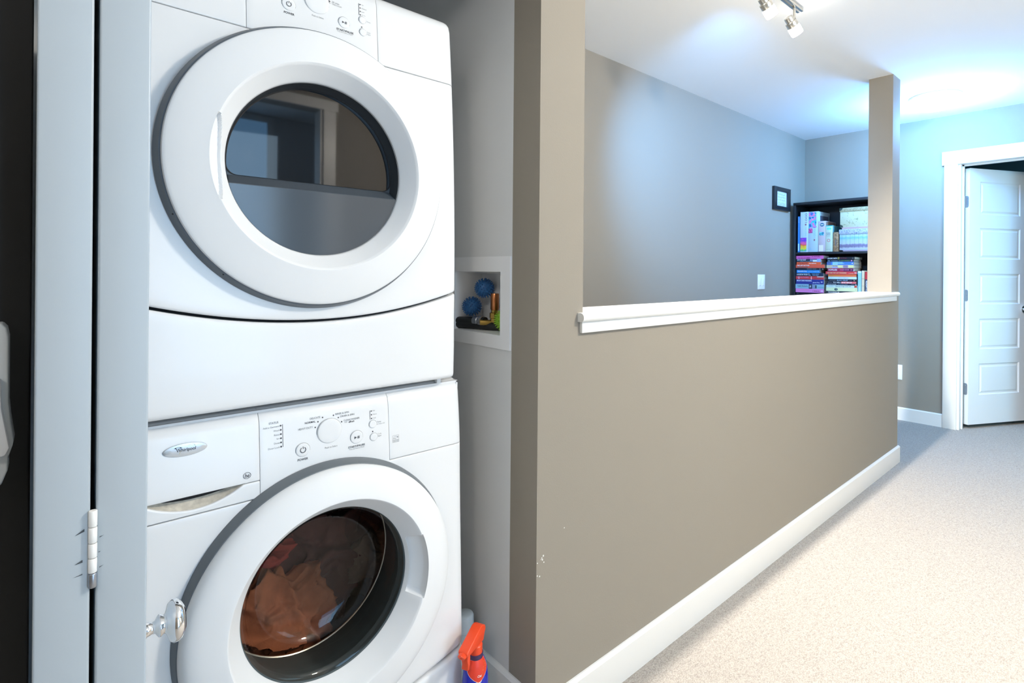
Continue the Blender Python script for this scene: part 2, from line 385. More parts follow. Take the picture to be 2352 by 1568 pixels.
# far door: swung into the room beyond, hinged on the left
def far_door():
    W, T, Z0, Z1 = 0.64, 0.035, 0.030, 2.030
    root = thing('door_1', 'white five panel door standing ajar at the far end of the landing', None, (XF+0.113, 0.884, 0), kind='structure')
    ang = math.radians(62.7)
    d = Vector((math.sin(ang), -math.cos(ang), 0)); nrm = Vector((-math.cos(ang), -math.sin(ang), 0))   # along the leaf, and out of its hall face
    o0 = Vector((XF+0.113, 0.884, 0))+d*0.004
    def P(s, t, q): return o0+d*s+nrm*q+Vector((0, 0, t))      # q: 0 room face, T hall face
    px0, px1 = 0.107, 0.533
    pz = [(0.258, 0.504), (0.616, 0.855), (0.968, 1.209), (1.323, 1.567), (1.670, 1.929)]
    mb = MB()
    # slab with five sunk openings: rails and stiles as separate faces, moulded slopes, flat raised field
    xs = [0, px0, px1, W]; zs = [Z0]+[z for p in pz for z in p]+[Z1]
    for i in range(3):
        for j in range(len(zs)-1):
            if i == 1 and j % 2 == 1: continue
            mb.add([P(xs[i], zs[j], T), P(xs[i+1], zs[j], T), P(xs[i+1], zs[j+1], T), P(xs[i], zs[j+1], T)], [(0, 1, 2, 3)])
    mb.add([P(0, Z0, 0), P(W, Z0, 0), P(W, Z1, 0), P(0, Z1, 0), P(0, Z0, T), P(W, Z0, T), P(W, Z1, T), P(0, Z1, T)],
           [(0, 1, 2, 3), (0, 1, 5, 4), (1, 2, 6, 5), (2, 3, 7, 6), (3, 0, 4, 7)])
    mb.build('leaf', M_DOORW, root)
    for z0, z1 in pz:
        p = MB()
        loops = [(0, T), (0.008, T-0.006), (0.016, T-0.007), (0.030, T-0.002)]
        vv = []
        for off, q in loops:
            vv += [P(px0+off, z0+off, q), P(px1-off, z0+off, q), P(px1-off, z1-off, q), P(px0+off, z1-off, q)]
        ff = [(k*4+i, k*4+(i+1) % 4, (k+1)*4+(i+1) % 4, (k+1)*4+i) for k in range(len(loops)-1) for i in range(4)]
        ff.append((12, 13, 14, 15))
        p.add(vv, ff).build('panel', M_DOORW, root)
    for zc in (1.770, 1.037, 0.306):
        h = MB()
        poly = [(0.0, -0.045), (0.020, -0.045), (0.0255, -0.040), (0.0275, -0.033), (0.0275, 0.033), (0.0255, 0.040), (0.020, 0.045), (0.0, 0.045)]
        n = len(poly)
        h.add([P(-0.0022, zc+b, a) for a, b in poly]+[P(0.0, zc+b, a) for a, b in poly], [tuple(range(n)), tuple(range(n, 2*n))]+[(i, (i+1) % n, n+(i+1) % n, n+i) for i in range(n)])
        ho = h.build('hinge', M_STEEL, root)
        kn = MB().lathe([(0.005, -0.047), (0.005, 0.047)], P(-0.004, zc, -0.003), 'Z', 12).build('hinge_pin', M_STEEL, ho, smooth=True)
        sc = MB()
        for b in (-0.028, 0.0, 0.028): sc.lathe([(0.0035, -0.001), (0.003, 0.001)], P(-0.003, zc+b, 0.013+0.005*(b == 0)), tuple(-d), 10)
        tag(sc.build('screws', M_STEEL, ho), kind='stuff')
    k = MB().lathe([(0.031, 0.0), (0.031, 0.006), (0.027, 0.010), (0.012, 0.012), (0.011, 0.030), (0.018, 0.036), (0.026, 0.046), (0.027, 0.055), (0.022, 0.064), (0.0, 0.067)], P(0.578, 0.925, T), tuple(nrm), 32)
    k.build('knob', M_CHROME, root, smooth=True)['label'] = 'round chrome knob'
far_door()

# bifold closet door, folded open on the left
def bifold():
    root = thing('door_2', 'white bifold closet door folded open left of the stacked machines', None, (0.0, 1.0, 0), kind='structure')
    Y0, Y1, Z0, Z1 = 0.560, 1.005, 0.02, 2.04
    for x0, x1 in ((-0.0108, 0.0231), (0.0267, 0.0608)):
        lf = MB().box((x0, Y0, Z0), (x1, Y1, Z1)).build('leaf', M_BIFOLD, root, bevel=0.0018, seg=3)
    hg = MB()
    xm = 0.0247
    zt, zb = 1.001, 0.9385
    cuts = [zt, zt-0.0135, zt-0.0265, zt-0.0385, zt-0.0505, zb]
    hb = None
    for i in range(5):
        hg = MB().lathe([(0.0026, cuts[i+1]+0.0003), (0.0029, cuts[i+1]+0.0008), (0.0029, cuts[i]-0.0008), (0.0026, cuts[i]-0.0003)], (xm, Y0-0.0012, 0), 'Z', 16)
        if hb is None: hb = hg.build('hinge', M_TRIM if i < 4 else M_STEEL, root, smooth=True)
        else: hg.build('hinge_knuckle', M_TRIM if i < 4 else M_STEEL, hb, smooth=True)
    # worn dark scuffs round the hinge
    sm = mat('dark_scuff', (0.06, 0.07, 0.08), 0.7)
    sc = MB()
    for (x, z, dx, dz) in ((0.0195, 0.986, -0.006, -0.003), (0.0185, 0.9615, -0.005, -0.0015), (0.0290, 0.9775, 0.003, 0.001), (0.0285, 0.9655, 0.0015, 0.0005), (0.0290, 0.953, 0.003, 0.0012), (0.0185, 0.951, -0.006, -0.001)):
        t = 0.0011 if dx < -0.004 and dz < -0.0012 else 0.0004
        sc.add([(x, Y0-0.0004, z+t), (x+dx, Y0-0.0004, z+dz), (x, Y0-0.0004, z-t)], [(0, 1, 2)])
    tag(sc.build('scuff_marks', sm, root), kind='stuff')
    # round knob on the face towards the machines
    yk, zk, xf = 0.615, 0.857, 0.0608
    MB().lathe([(0.011, 0.0), (0.011, 0.0025), (0.0065, 0.006), (0.0050, 0.010), (0.0055, 0.0125), (0.0095, 0.0150), (0.0100, 0.0165), (0.0080, 0.0190), (0.0088, 0.021), (0.0165, 0.0235), (0.0188, 0.0265), (0.0188, 0.0300), (0.0165, 0.0335), (0.011, 0.0362), (0.0, 0.0375)],
               (xf, yk, zk), 'X', 40).build('knob', M_CHROME, root, smooth=True, sharp=1.2)['label'] = 'polished chrome knob'
    MB().box((XL, 1.0, 2.04), (XJ, 1.03, 2.06)).build('top_track', M_STEEL, root)
bifold()

# black door edge at the far left with a white latch on it
def dark_door():
    root = thing('door_3', 'black stained door standing at the left edge beside the bifold', None, (-0.5, 0.72, 0), kind='structure')
    MB().box((-0.86, 0.70, 0.02), (-0.0165, 0.735, 2.05)).build('leaf', M_DKDOOR, root, bevel=0.002)
    lt = MB()
    prof = [(-0.060, 1.146), (-0.0345, 1.146), (-0.0315, 1.142), (-0.0302, 1.134), (-0.0300, 1.075), (-0.0288, 1.060), (-0.0264, 1.040), (-0.0268, 1.036), (-0.0290, 1.028), (-0.0300, 1.026), (-0.0300, 1.014), (-0.0340, 1.002), (-0.060, 0.990)]
    lt.prism(prof, 'Y', 0.672, 0.70)
    hd = lt.build('latch', mat('white_latch_plastic', (0.62, 0.66, 0.68), 0.35), root, bevel=0.0015, seg=3)
    hd['label'] = 'white plastic latch with a flared lever'
    MB().prism([(-0.060, 1.100), (-0.0345, 1.098), (-0.0338, 1.072), (-0.0285, 1.036), (-0.031, 1.029), (-0.060, 1.027)], 'Y', 0.664, 0.673).build('latch_lever', M_PLASTW, hd, bevel=0.002)
dark_door()

# ------------------------------------------------------------------ stacked laundry machines
def loft_panel(name, x0, x1, zlo, zhi, yf, m, parent, bl=0.002, br=0.002, bt=0.002, bb=0.002, nx=24, nz=16, depth=0.03, skip=None):
    """a front panel: grid over (x, z), its rim rounded back by the four radii and closed to the cabinet"""
    if not callable(zlo): zl = zlo; zlo = lambda x: zl
    if not callable(zhi): zh = zhi; zhi = lambda x: zh
    def params(L, ra, rb, n):
        t = {0.0, L}
        for r, f in ((ra, lambda d: d), (rb, lambda d: L-d)):
            for q in (0.03, 0.12, 0.28, 0.55, 1.0): t.add(f(r*q))
        for i in range(1, n): t.add(ra+(L-ra-rb)*i/n)
        return sorted(t)
    def drop(d, r): return r-math.sqrt(max(0, r*r-(r-d)**2)) if d < r else 0.0
    xs = params(x1-x0, bl, br, nx); ts = params(1.0, 0, 0, 2)
    Lm = zhi((x0+x1)/2)-zlo((x0+x1)/2)
    zs = params(Lm, bb, bt, nz)
    mb = MB(); K = len(zs); vv = []
    for X in xs:
        x = x0+X; lo, hi = zlo(x), zhi(x); L = hi-lo
        for Z in zs:
            z = lo+Z if Z <= bb else (hi-(Lm-Z) if Lm-Z <= bt else lo+bb+(Z-bb)/(Lm-bb-bt)*(L-bb-bt))
            y = yf(x, z)+max(drop(X, bl), 0)+max(drop(x1-x0-X, br), 0)+drop(z-lo, bb)+drop(hi-z, bt)
            vv.append((x, y, z))
    n = len(xs); ff = []
    for i in range(n-1):
        for j in range(K-1):
            a = (vv[i*K+j], vv[(i+1)*K+j+1])
            if skip and skip((a[0][0]+a[1][0])/2, (a[0][2]+a[1][2])/2): continue
            ff.append((i*K+j, (i+1)*K+j, (i+1)*K+j+1, i*K+j+1))
    border = [i*K for i in range(n)]+[(n-1)*K+j for j in range(1, K)]+[i*K+K-1 for i in range(n-2, -1, -1)]+[j for j in range(K-2, 0, -1)]
    base = len(vv)
    for b in border: vv.append((vv[b][0], vv[b][1]+depth, vv[b][2]))
    nb_ = len(border)
    for k in range(nb_): ff.append((border[k], border[(k+1) % nb_], base+(k+1) % nb_, base+k))
    return mb.add(vv, ff).build(name, m, parent, smooth=True, sharp=0.9)

def lathe_door(name, prof, c, m, parent, n=160, warp=None, sharp=0.5):
    mb = MB().lathe([(r, y-c[1]) for r, y in prof], c, 'Y', n, close=False)
    if warp:
        mb.v = [warp(v) for v in mb.v]
    return mb.build(name, m, parent, smooth=True, sharp=sharp)

def smooth01(t): t = max(0.0, min(1.0, t)); return t*t*(3-2*t)

M_DGLASS = mat('dark_tinted_glass', (0.006, 0.008, 0.011), 0.03, spec=0.5)
M_DPLATE = mat('glossy_grey_plastic', (0.065, 0.08, 0.098), 0.12, spec=0.45)
M_BEZEL = mat('dark_grey_bezel', (0.035, 0.042, 0.05), 0.35)
M_SCOOP = mat('grimy_white_plastic', (0.62, 0.58, 0.50), 0.6, var=0.22, vscale=90)
M_SILVER = mat('silver_badge', (0.70, 0.74, 0.78), 0.25, 0.55)
M_GOLD = mat('gold_print', (0.55, 0.45, 0.15), 0.4)
M_SEAM = mat('seam_grey', (0.22, 0.23, 0.24), 0.6)

def control(parent, fn_y, x, z, r, name, h=0.0022, label=None):
    """a round press control with a fine groove round it"""
    y = fn_y(x, z)
    MB().lathe([(r+0.0007, -0.0003), (r+0.0001, -0.0004)], (x, y, z), 'Y', 40, close=False).build('groove', M_SEAM, parent)
    o = MB().lathe([(r, 0.004), (r, -h*0.55), (r-0.0010, -h*0.9), (r-0.0022, -h), (r*0.6, -h*1.05), (0.0, -h*0.95)], (x, y, z), 'Y', 40, close=False).build(name, M_PLASTW, parent, smooth=True, sharp=1.0)
    if label: o['label'] = label
    return o

def power_icon(mb, fn, x, z, r):
    ring(mb, fn, x, z, r*0.78, r, 24, PI/2+0.55, PI/2+2*PI-0.55)
    rect(mb, fn, x-r*0.12, z+r*0.35, x+r*0.12, z+r*1.15)
def play_icon(mb, fn, x, z, s):
    mb.add([fn(x-s*1.25, z-s*0.62), fn(x-s*0.1, z), fn(x-s*1.25, z+s*0.62)], [(0, 1, 2)])
    for d in (0.35, 0.95): rect(mb, fn, x+s*d, z-s*0.62, x+s*(d+0.3), z+s*0.62)

def option_lights(P, L, fn, xd, zs, names, xbar, z0, z1):
    for z, n in zip(zs, names):
        disc(P, fn, xd, z, 0.00145, 14)
        put_text(L, n, fn, h=0.0026, x=xd+0.0032, z=z-0.0010)
    rect(P, fn, xbar-0.0005, z0, xbar+0.0005, z1)

# ---- dryer on top
def dryer():
    root = thing('clothes_dryer', 'white front load dryer with a dark round window, stacked on the washer', 'dryer', (0.4093, 1.5, 0.925))
    x0, x1, xc, zc = 0.066, 0.752, 0.4093, 1.4017
    yf = lambda x, z: 1.125+0.077*max(0.0, z-1.15)**2+0.02*max(0.0, 1.0-z)
    MB().box((x0+0.002, 1.180, 0.932), (x1-0.002, 1.86, 1.830)).build('cabinet', M_ENAMEL, root, bevel=0.012, seg=3)
    MB().box((x0+0.012, 1.150, 0.94), (x1-0.012, 1.19, 1.60)).box((x0+0.012, 1.172, 1.60), (x1-0.012, 1.19, 1.79)).build('panel_backing', M_DARK, root)
    arc = lambda x: 1.0905+0.45*(x-xc)**2
    loft_panel('front_panel', x0, x1, lambda x: arc(x)+0.0028, 1.6625, yf, M_ENAMEL, root, bl=0.02, br=0.02, bt=0.002, bb=0.005, nx=48, nz=40, skip=lambda x, z: math.hypot(x-xc, z-zc) < 0.215)
    loft_panel('lower_panel', x0, x1, 0.9305, lambda x: arc(x)-0.0028, yf, M_ENAMEL, root, bl=0.02, br=0.02, bt=0.006, bb=0.010, nx=40)
    loft_panel('console_panel', x0, 0.2740, 1.6640, 1.832, yf, M_ENAMEL, root, bl=0.02, br=0.0008, bt=0.030, bb=0.002)
    cp = loft_panel('console_panel', 0.2748, 0.5455, 1.6640, 1.832, yf, M_ENAMEL, root, bl=0.0008, br=0.0008, bt=0.030, bb=0.002)
    loft_panel('console_panel', 0.5463, x1, 1.6640, 1.832, yf, M_ENAMEL, root, bl=0.0008, br=0.02, bt=0.030, bb=0.002)
    # door
    lathe_door('door_rim', [(0.270, 1.130), (0.2850, 1.128), (0.2845, 1.121), (0.2785, 1.106), (0.2745, 1.1045)], (xc, 1.12, zc), mat('rim_shade_grey', (0.12, 0.14, 0.165), 0.45), root)  # grey stands in for the shade along the dryer door's side
    bev = [(0.2040+(0.1785-0.2040)*t, 1.0800+(1.1125-1.0800)*t) for t in [i/14 for i in range(1, 15)]]
    prof = [(0.2745, 1.112), (0.2758, 1.106), (0.2756, 1.1018), (0.2742, 1.0992), (0.2720, 1.0978), (0.2690, 1.0968)]
    prof += [(0.2690+(0.2100-0.2690)*t, 1.0968+(1.0805-1.0968)*(t**0.9)) for t in [i/8 for i in range(1, 9)]]
    prof += [(0.2078, 1.0798), (0.2060, 1.0795)]+bev+[(0.1768, 1.1150), (0.1759, 1.1174), (0.1752, 1.119)]
    def warp(v):
        dx, dz = v[0]-xc, v[2]-zc; r = math.hypot(dx, dz); a = math.atan2(dz, -dx)+0.02
        if 0.176 < r < 0.2075 and abs(a) < 0.40:
            rin = 0.2075-0.0235*math.sqrt(max(0, 1-(a/0.38)**2))
            if r > rin: return (v[0], v[1]+0.012*smooth01((r-rin)/0.006)*smooth01((0.2085-r)/0.003), v[2])
        return v
    d = lathe_door('door', prof, (xc, 1.1, zc), M_PLASTW, root, n=400, warp=warp)
    lathe_door('window_bezel', [(0.1756, 1.1165), (0.1756, 1.1185), (0.1735, 1.126), (0.1705, 1.1465), (0.1690, 1.149)], (xc, 1.1, zc), M_BEZEL, d)
    # glass: upper part of the disc, its lower corners rounded
    R, yg, zch = 0.1700, 1.1475, 1.3765
    pts = []
    rc = 0.020
    za = zch+rc; xa = math.sqrt((R-rc)**2-(za-zc)**2)
    a0 = math.atan2(za-zc, xa)
    for i in range(61):
        a = a0+(PI-2*a0)*i/60; pts.append((xc+R*math.cos(a), zc+R*math.sin(a)))
    for i in range(1, 11):
        a = (PI-a0)+(1.5*PI-(PI-a0))*i/10; pts.append((xc-xa+rc*math.cos(a), za+rc*math.sin(a)))
    for i in range(0, 10):
        a = -PI/2+(PI/2+a0)*i/10; pts.append((xc+xa+rc*math.cos(a), za+rc*math.sin(a)))
    MB().add([(x, yg, z) for x, z in pts], [tuple(range(len(pts)))]).build('window_glass', M_DGLASS, d)
    gk = MB(); n = len(pts)
    gk.add([(x, yg-0.0015, z) for x, z in pts]+[(xc+(x-xc)*0.985, yg-0.0006, zc+0.02+(z-zc-0.02)*0.985) for x, z in pts], [(i, (i+1) % n, n+(i+1) % n, n+i) for i in range(n)])
    gk.build('glass_seal', M_DARK, d)
    # lower plate with a ledge along its top
    zl = 1.3560; Rp = 0.1752; yp = 1.1192
    aL = math.asin((zl-zc)/Rp)
    arcp = [(xc+Rp*math.cos(a), zc+Rp*math.sin(a)) for a in [PI-aL+(PI+2*aL)*i/60 for i in range(61)]]
    pl = MB()
    m2 = len(arcp)
    pl.add([(x, yp, z) for x, z in arcp], [tuple(range(m2))])
    xl, xr = arcp[0][0], arcp[-1][0]
    rows = [(0.0, 0.0), (0.0016, 0.0012), (0.0035, 0.0045), (0.0195, 0.0275), (0.0198, 0.0290)]
    for (z_a, y_a), (z_b, y_b) in zip(rows, rows[1:]):
        ins = lambda zz: 0.0045*(zz/0.02)
        pl.add([(xl+ins(z_a), yp+y_a, zl+z_a), (xr-ins(z_a), yp+y_a, zl+z_a), (xr-ins(z_b), yp+y_b, zl+z_b), (xl+ins(z_b), yp+y_b, zl+z_b)], [(0, 1, 2, 3)])
    pl.build('window_lower_plate', M_DPLATE, d)
    # fill between the ledge corners and the bezel
    fl = MB()
    fl.add([(xc+0.1752*math.cos(a), 1.1480, zc+0.1752*math.sin(a)) for a in [2*PI*i/48 for i in range(48)]], [tuple(range(48))])
    fl.build('window_backing', M_BEZEL, d)
    # controls
    fy = lambda x, z: yf(x, z)
    fn = lambda s, t: (s, yf(s, t)-0.0005, t)
    fb = lambda s, t: (s, yf(s, t)-0.0030, t)
    control(cp, fy, 0.4105, 1.7620, 0.0258, 'cycle_dial', 0.0036, 'round white cycle dial')
    control(cp, fy, 0.3533, 1.7370, 0.0133, 'power_button')
    control(cp, fy, 0.4682, 1.7352, 0.0124, 'start_button')
    control(cp, fy, 0.5105, 1.7548, 0.0082, 'option_button')
    control(cp, fy, 0.5110, 1.7268, 0.0082, 'option_button')
    P, L = MB(), MB()
    power_icon(P, fb, 0.3533, 1.7368, 0.0052); play_icon(P, fb, 0.4685, 1.7352, 0.0040)
    put_text(P, 'POWER', fn, w=0.0205, h=0.0046, align='C', x=0.3541, z=1.7160, bold=0.0002)
    put_text(P, 'START/PAUSE', fn, w=0.0377, h=0.0046, align='C', x=0.4704, z=1.7150, bold=0.0002)
    put_text(L, 'Press and Hold to START', fn, w=0.034, h=0.0026, align='C', x=0.4704, z=1.7115)
    put_text(L, 'Push to Select', fn, w=0.0245, h=0.0034, align='C', x=0.4120, z=1.7285)
    option_lights(P, L, fn, 0.5065, (1.7899, 1.7820, 1.7741, 1.7663), ('High', 'Medium', 'Low', 'Air Dry'), 0.5036, 1.7652, 1.7918)
    put_text(L, 'Temp.', fn, h=0.0034, x=0.5210, z=1.7530)
    disc(P, fn, 0.5088, 1.7386, 0.00145, 14)
    put_text(L, 'Cycle', fn, h=0.0034, x=0.5210, z=1.7285); put_text(L, 'Signal', fn, h=0.0034, x=0.5210, z=1.7240)
    disc(P, fn, 0.4377, 1.7731, 0.0017, 14)
    P.add([fn(0.4359, 1.7760), fn(0.4366, 1.7760), fn(0.4372, 1.7705), fn(0.4400, 1.7690), fn(0.4400, 1.7684), fn(0.4364, 1.7702)], [(0, 1, 2, 5), (2, 3, 4, 5)])
    put_text(L, '20 min', fn, w=0.0165, h=0.0042, x=0.4422, z=1.7715); put_text(L, 'TIMED CYCLES', fn, w=0.0215, h=0.0028, x=0.4425, z=1.7672)
    tag(P.build('lettering', M_PRINT, cp), kind='stuff'); tag(L.build('small_lettering', M_PRINTL, cp), kind='stuff')
    # small screws' holes on the rim and the stacking foot
    f = MB()
    for a in (3.55, 4.02): f.lathe([(0.0014, 0.0), (0.0, -0.0006)], (xc+0.2800*math.cos(a), 1.1075, zc+0.2800*math.sin(a)), 'Y', 10)
    tag(f.build('rim_holes', M_DARK, d), kind='stuff')
    MB().box((x1-0.035, 1.16, 0.915), (x1-0.024, 1.175, 0.933)).build('stacking_bracket', M_PLASTW, root, bevel=0.001)
dryer()

# ---- washer below
def washer():
    root = thing('washing_machine', 'white front load washer with clothes behind its round glass, under the dryer', 'washer', (0.44, 1.5, 0.0))
    x0, x1, xc, zc = 0.097, 0.783, 0.44, 0.517
    yf = lambda x, z: 1.124+0.018*smooth01((z-0.15)/0.7)+0.25*max(0.0, z-0.75)**1.6
    cab = MB()
    for a, b in (((x0+0.002, 1.165, 0.02), (x0+0.006, 1.86, 0.913)), ((x1-0.006, 1.165, 0.02), (x1-0.002, 1.86, 0.913)), ((x0+0.002, 1.165, 0.909), (x1-0.002, 1.86, 0.914)),
                 ((x0+0.002, 1.856, 0.02), (x1-0.002, 1.86, 0.914)), ((x0+0.002, 1.165, 0.02), (x1-0.002, 1.86, 0.024))): cab.box(a, b)
    cab.build('cabinet', M_ENAMEL, root)
    MB().box((x0+0.012, 1.163, 0.72), (x1-0.012, 1.18, 0.90)).box((x0+0.012, 1.163, 0.03), (x1-0.012, 1.18, 0.30)).box((x0+0.012, 1.163, 0.30), (0.22, 1.18, 0.72)).box((0.66, 1.163, 0.30), (x1-0.012, 1.18, 0.72)).build('panel_backing', M_DARK, root)
    for fx in (x0+0.06, x1-0.06):
        for fy_ in (1.20, 1.80): MB().lathe([(0.02, 0.0), (0.02, 0.012), (0.008, 0.014), (0.008, 0.03)], (fx, fy_, 0.0), 'Z', 16).build('foot', M_HOSE, root)
    arc = lambda x: 0.199+0.45*(x-xc)**2
    hole = lambda x, z: math.hypot(x-xc, z-zc) < 0.205
    loft_panel('front_panel', x0, x1, lambda x: arc(x)+0.0035, lambda x: 0.7455 if x < xc else 0.7580, yf, M_ENAMEL, root, bl=0.02, br=0.02, bt=0.002, bb=0.012, nx=60, nz=46, skip=hole)
    loft_panel('lower_panel', x0, x1, 0.03, lambda x: arc(x)-0.0035, yf, M_ENAMEL, root, bl=0.02, br=0.02, bt=0.010, bb=0.010, nx=40)
    cp = loft_panel('console_panel', 0.3052, 0.5800, 0.7478, 0.9165, yf, M_ENAMEL, root, bl=0.0008, br=0.0008, bt=0.028, bb=0.002)
    loft_panel('console_panel', 0.5808, x1, 0.7592, 0.9165, yf, M_ENAMEL, root, bl=0.0008, br=0.02, bt=0.028, bb=0.002)
    dr = loft_panel('detergent_drawer', x0, 0.3044, 0.7815, 0.9165, yf, M_ENAMEL, root, bl=0.02, br=0.0008, bt=0.028, bb=0.0015)
    def zcr(x): return min(0.7800, 0.7562+0.0255*((x-0.197)/0.0815)**2)
    loft_panel('drawer_front_strip', x0, 0.3044, 0.7475, zcr, yf, M_ENAMEL, root, bl=0.02, br=0.0008, bt=0.003, bb=0.0015, nx=48)
    # concave hand scoop under the drawer
    sc = MB(); nX, nZ = 36, 10; vv = []
    for i in range(nX+1):
        x = 0.1165+(0.2785-0.1165)*i/nX; lo = zcr(x)-0.0015
        for j in range(nZ+1):
            t = j/nZ; z = lo+(0.7830-lo)*t
            vv.append((x, yf(x, z)+0.001+0.026*math.sin(t*PI*0.55)*smooth01((0.783-lo)/0.02), z))
    sc.add(vv, [(i*(nZ+1)+j, (i+1)*(nZ+1)+j, (i+1)*(nZ+1)+j+1, i*(nZ+1)+j+1) for i in range(nX) for j in range(nZ)])
    sc.build('drawer_scoop', M_SCOOP, root, smooth=True)
    # badge
    yb = yf(0.18, 0.866)
    bd = MB()
    vv = []; n = 48
    for (k, dy) in ((1.0, 0.0), (1.0, -0.0012), (0.96, -0.0022), (0.6, -0.0028)):
        vv += [(0.1805+0.0347*k*math.cos(2*PI*i/n), yb+dy, 0.8668+0.0118*k*math.sin(2*PI*i/n)) for i in range(n)]
    bd.add(vv, [(r*n+i, r*n+(i+1) % n, (r+1)*n+(i+1) % n, (r+1)*n+i) for r in range(3) for i in range(n)]+[tuple(range(3*n, 4*n))])
    bo = bd.build('badge', M_SILVER, dr, smooth=True); bo['label'] = 'silver oval badge with dark lettering'
    fbg = lambda s, t: (s, yb-0.0031, t)
    P = MB()
    put_text(P, 'Whirlpool', fbg, w=0.0305, h=0.0078, x=0.1662, z=0.8628, bold=0.00012)
    ring(P, fbg, 0.1690, 0.8722, 0.0030, 0.0046, 20, 0, 2*PI, 0.36)
    for sx in (-1, 1): P.add([fbg(0.1690+sx*0.0034, 0.8733), fbg(0.1690+sx*0.0066, 0.8722), fbg(0.1690+sx*0.0034, 0.8711)], [(0, 1, 2)])
    tag(P.build('lettering', M_PRINT, bo), kind='stuff')
    g = MB()
    ring(g, lambda s, t: fbg(s+(t-0.8668)*0.9, t), 0.1830, 0.8668, 0.0086, 0.0090, 24, 0.2*PI, 1.25*PI, 1.0)
    tag(g.build('badge_swirl', M_GOLD, bo), kind='stuff')
    # printed marks
    fn = lambda s, t: (s, yf(s, t)-0.0005, t)
    fb = lambda s, t: (s, yf(s, t)-0.0030, t)
    P = MB()
    ring(P, fn, 0.2817, 0.7960, 0.0062, 0.0071, 28, 0, 2*PI, 0.86)
    put_text(P, 'he', fn, w=0.0085, h=0.0078, align='C', x=0.2817, z=0.7922, shear=0.25, bold=0.00025)
    tag(P.build('round_mark', M_PRINT, dr), kind='stuff')
    control(cp, yf, 0.4430, 0.8510, 0.0262, 'cycle_dial', 0.0036, 'round white cycle dial')
    control(cp, yf, 0.3868, 0.8227, 0.0140, 'power_button')
    control(cp, yf, 0.5025, 0.8262, 0.0142, 'start_button')
    control(cp, yf, 0.5410, 0.8472, 0.0088, 'option_button')
    control(cp, yf, 0.5424, 0.8186, 0.0088, 'option_button')
    P, L = MB(), MB()
    power_icon(P, fb, 0.3868, 0.8232, 0.0060); play_icon(P, fb, 0.5025, 0.8262, 0.0045)
    put_text(P, 'POWER', fn, w=0.0210, h=0.0046, align='C', x=0.3867, z=0.8014, bold=0.0002)
    put_text(P, 'START/PAUSE', fn, w=0.0380, h=0.0044, align='C', x=0.5021, z=0.8048, bold=0.0002)
    put_text(L, 'Press and Hold to START', fn, w=0.0350, h=0.0028, align='C', x=0.5030, z=0.8008)
    put_text(L, 'Push to Select', fn, w=0.0265, h=0.0038, align='C', x=0.4460, z=0.8150)
    put_text(L, 'STATUS', fn, w=0.0182, h=0.0040, align='R', x=0.3408, z=0.8850, bold=0.0001)
    for z, t in zip((0.8794, 0.8711, 0.8627, 0.8546, 0.8463, 0.8379), ('Add a Garment', 'Wash', 'Rinse', 'Spin', 'Done', 'Door Lock')):
        disc(P, fn, 0.3448, z, 0.0017, 16)
        put_text(L, t, fn, h=0.0034, align='R', x=0.3422, z=z-0.0018)
    rect(P, fn, 0.3480, 0.8368, 0.3489, 0.8814)
    for x, z, t, al, wd, b in ((0.4293, 0.8813, 'DELICATE', 'R', 0.0217, 0), (0.4193, 0.8740, 'NORMAL', 'R', 0.0222, 1), (0.4133, 0.8634, 'HEAVY DUTY', 'R', 0.0299, 0),
                              (0.4526, 0.8818, 'RINSE & SPIN', 'L', 0.0298, 0), (0.4631, 0.8752, 'DRAIN & SPIN', 'L', 0.0312, 0), (0.4701, 0.8652, 'CLEAN WASHER', 'L', 0.0362, 0)):
        disc(P, fn, x, z, 0.0015, 16)
        put_text(P if b else L, t, fn, w=wd, h=0.0040, align=al, x=x+(-0.0048 if al == 'R' else 0.0046), z=z-0.0004, bold=0.00022 if b else 0.0001)
    put_text(L, 'with', fn, h=0.0026, x=0.4760, z=0.8614); put_text(P, 'affresh', fn, w=0.0130, h=0.0040, x=0.4855, z=0.8600, shear=0.25, bold=0.0001)
    option_lights(P, L, fn, 0.5387, (0.8766, 0.8684, 0.8602), ('Hot', 'Warm', 'Cold'), 0.5353, 0.8586, 0.8780)
    put_text(L, 'Temp', fn, h=0.0040, x=0.5512, z=0.8478); put_text(L, 'all rinses cold', fn, w=0.0185, h=0.0024, x=0.5512, z=0.8443)
    disc(P, fn, 0.5405, 0.8311, 0.0015, 16)
    put_text(L, 'Cycle', fn, h=0.0038, x=0.5520, z=0.8212); put_text(L, 'Signal', fn, h=0.0038, x=0.5520, z=0.8166)
    tag(P.build('lettering', M_PRINT, cp), kind='stuff'); tag(L.build('small_lettering', M_PRINTL, cp), kind='stuff')
    E = MB()
    xa, xb, za, zb = 0.5885, 0.6045, 0.7962, 0.8120
    for a in ((xa, zb-0.0004, xb, zb), (xa, za, xa+0.0004, zb), (xb-0.0004, za, xb, zb), (xa, za+0.0052, xb, za+0.0056)): rect(E, fn, *a)
    rect(E, fn, xa, za, xb, za+0.0006); rect(E, fn, xa, za+0.0042, xb, za+0.0046)
    put_text(E, 'energy', fn, w=0.0075, h=0.0030, x=xa+0.0015, z=za+0.0066, shear=0.3)
    ring(E, fn, 0.5960, 0.8035, 0.0058, 0.0062, 20, 0.15*PI, 0.85*PI, 1.0)
    E.add([fn(0.6015+0.0022*(1 if i % 2 else 0.42)*math.cos(PI/2+i*PI/5), 0.8075+0.0022*(1 if i % 2 else 0.42)*math.sin(PI/2+i*PI/5)) for i in range(10)], [tuple(range(10))])
    put_text(E, 'ENERGY STAR', fn, w=0.0140, h=0.0024, align='C', x=0.5965, z=za+0.0012)
    tag(E.build('label_print', M_PRINTL, cp), kind='stuff')
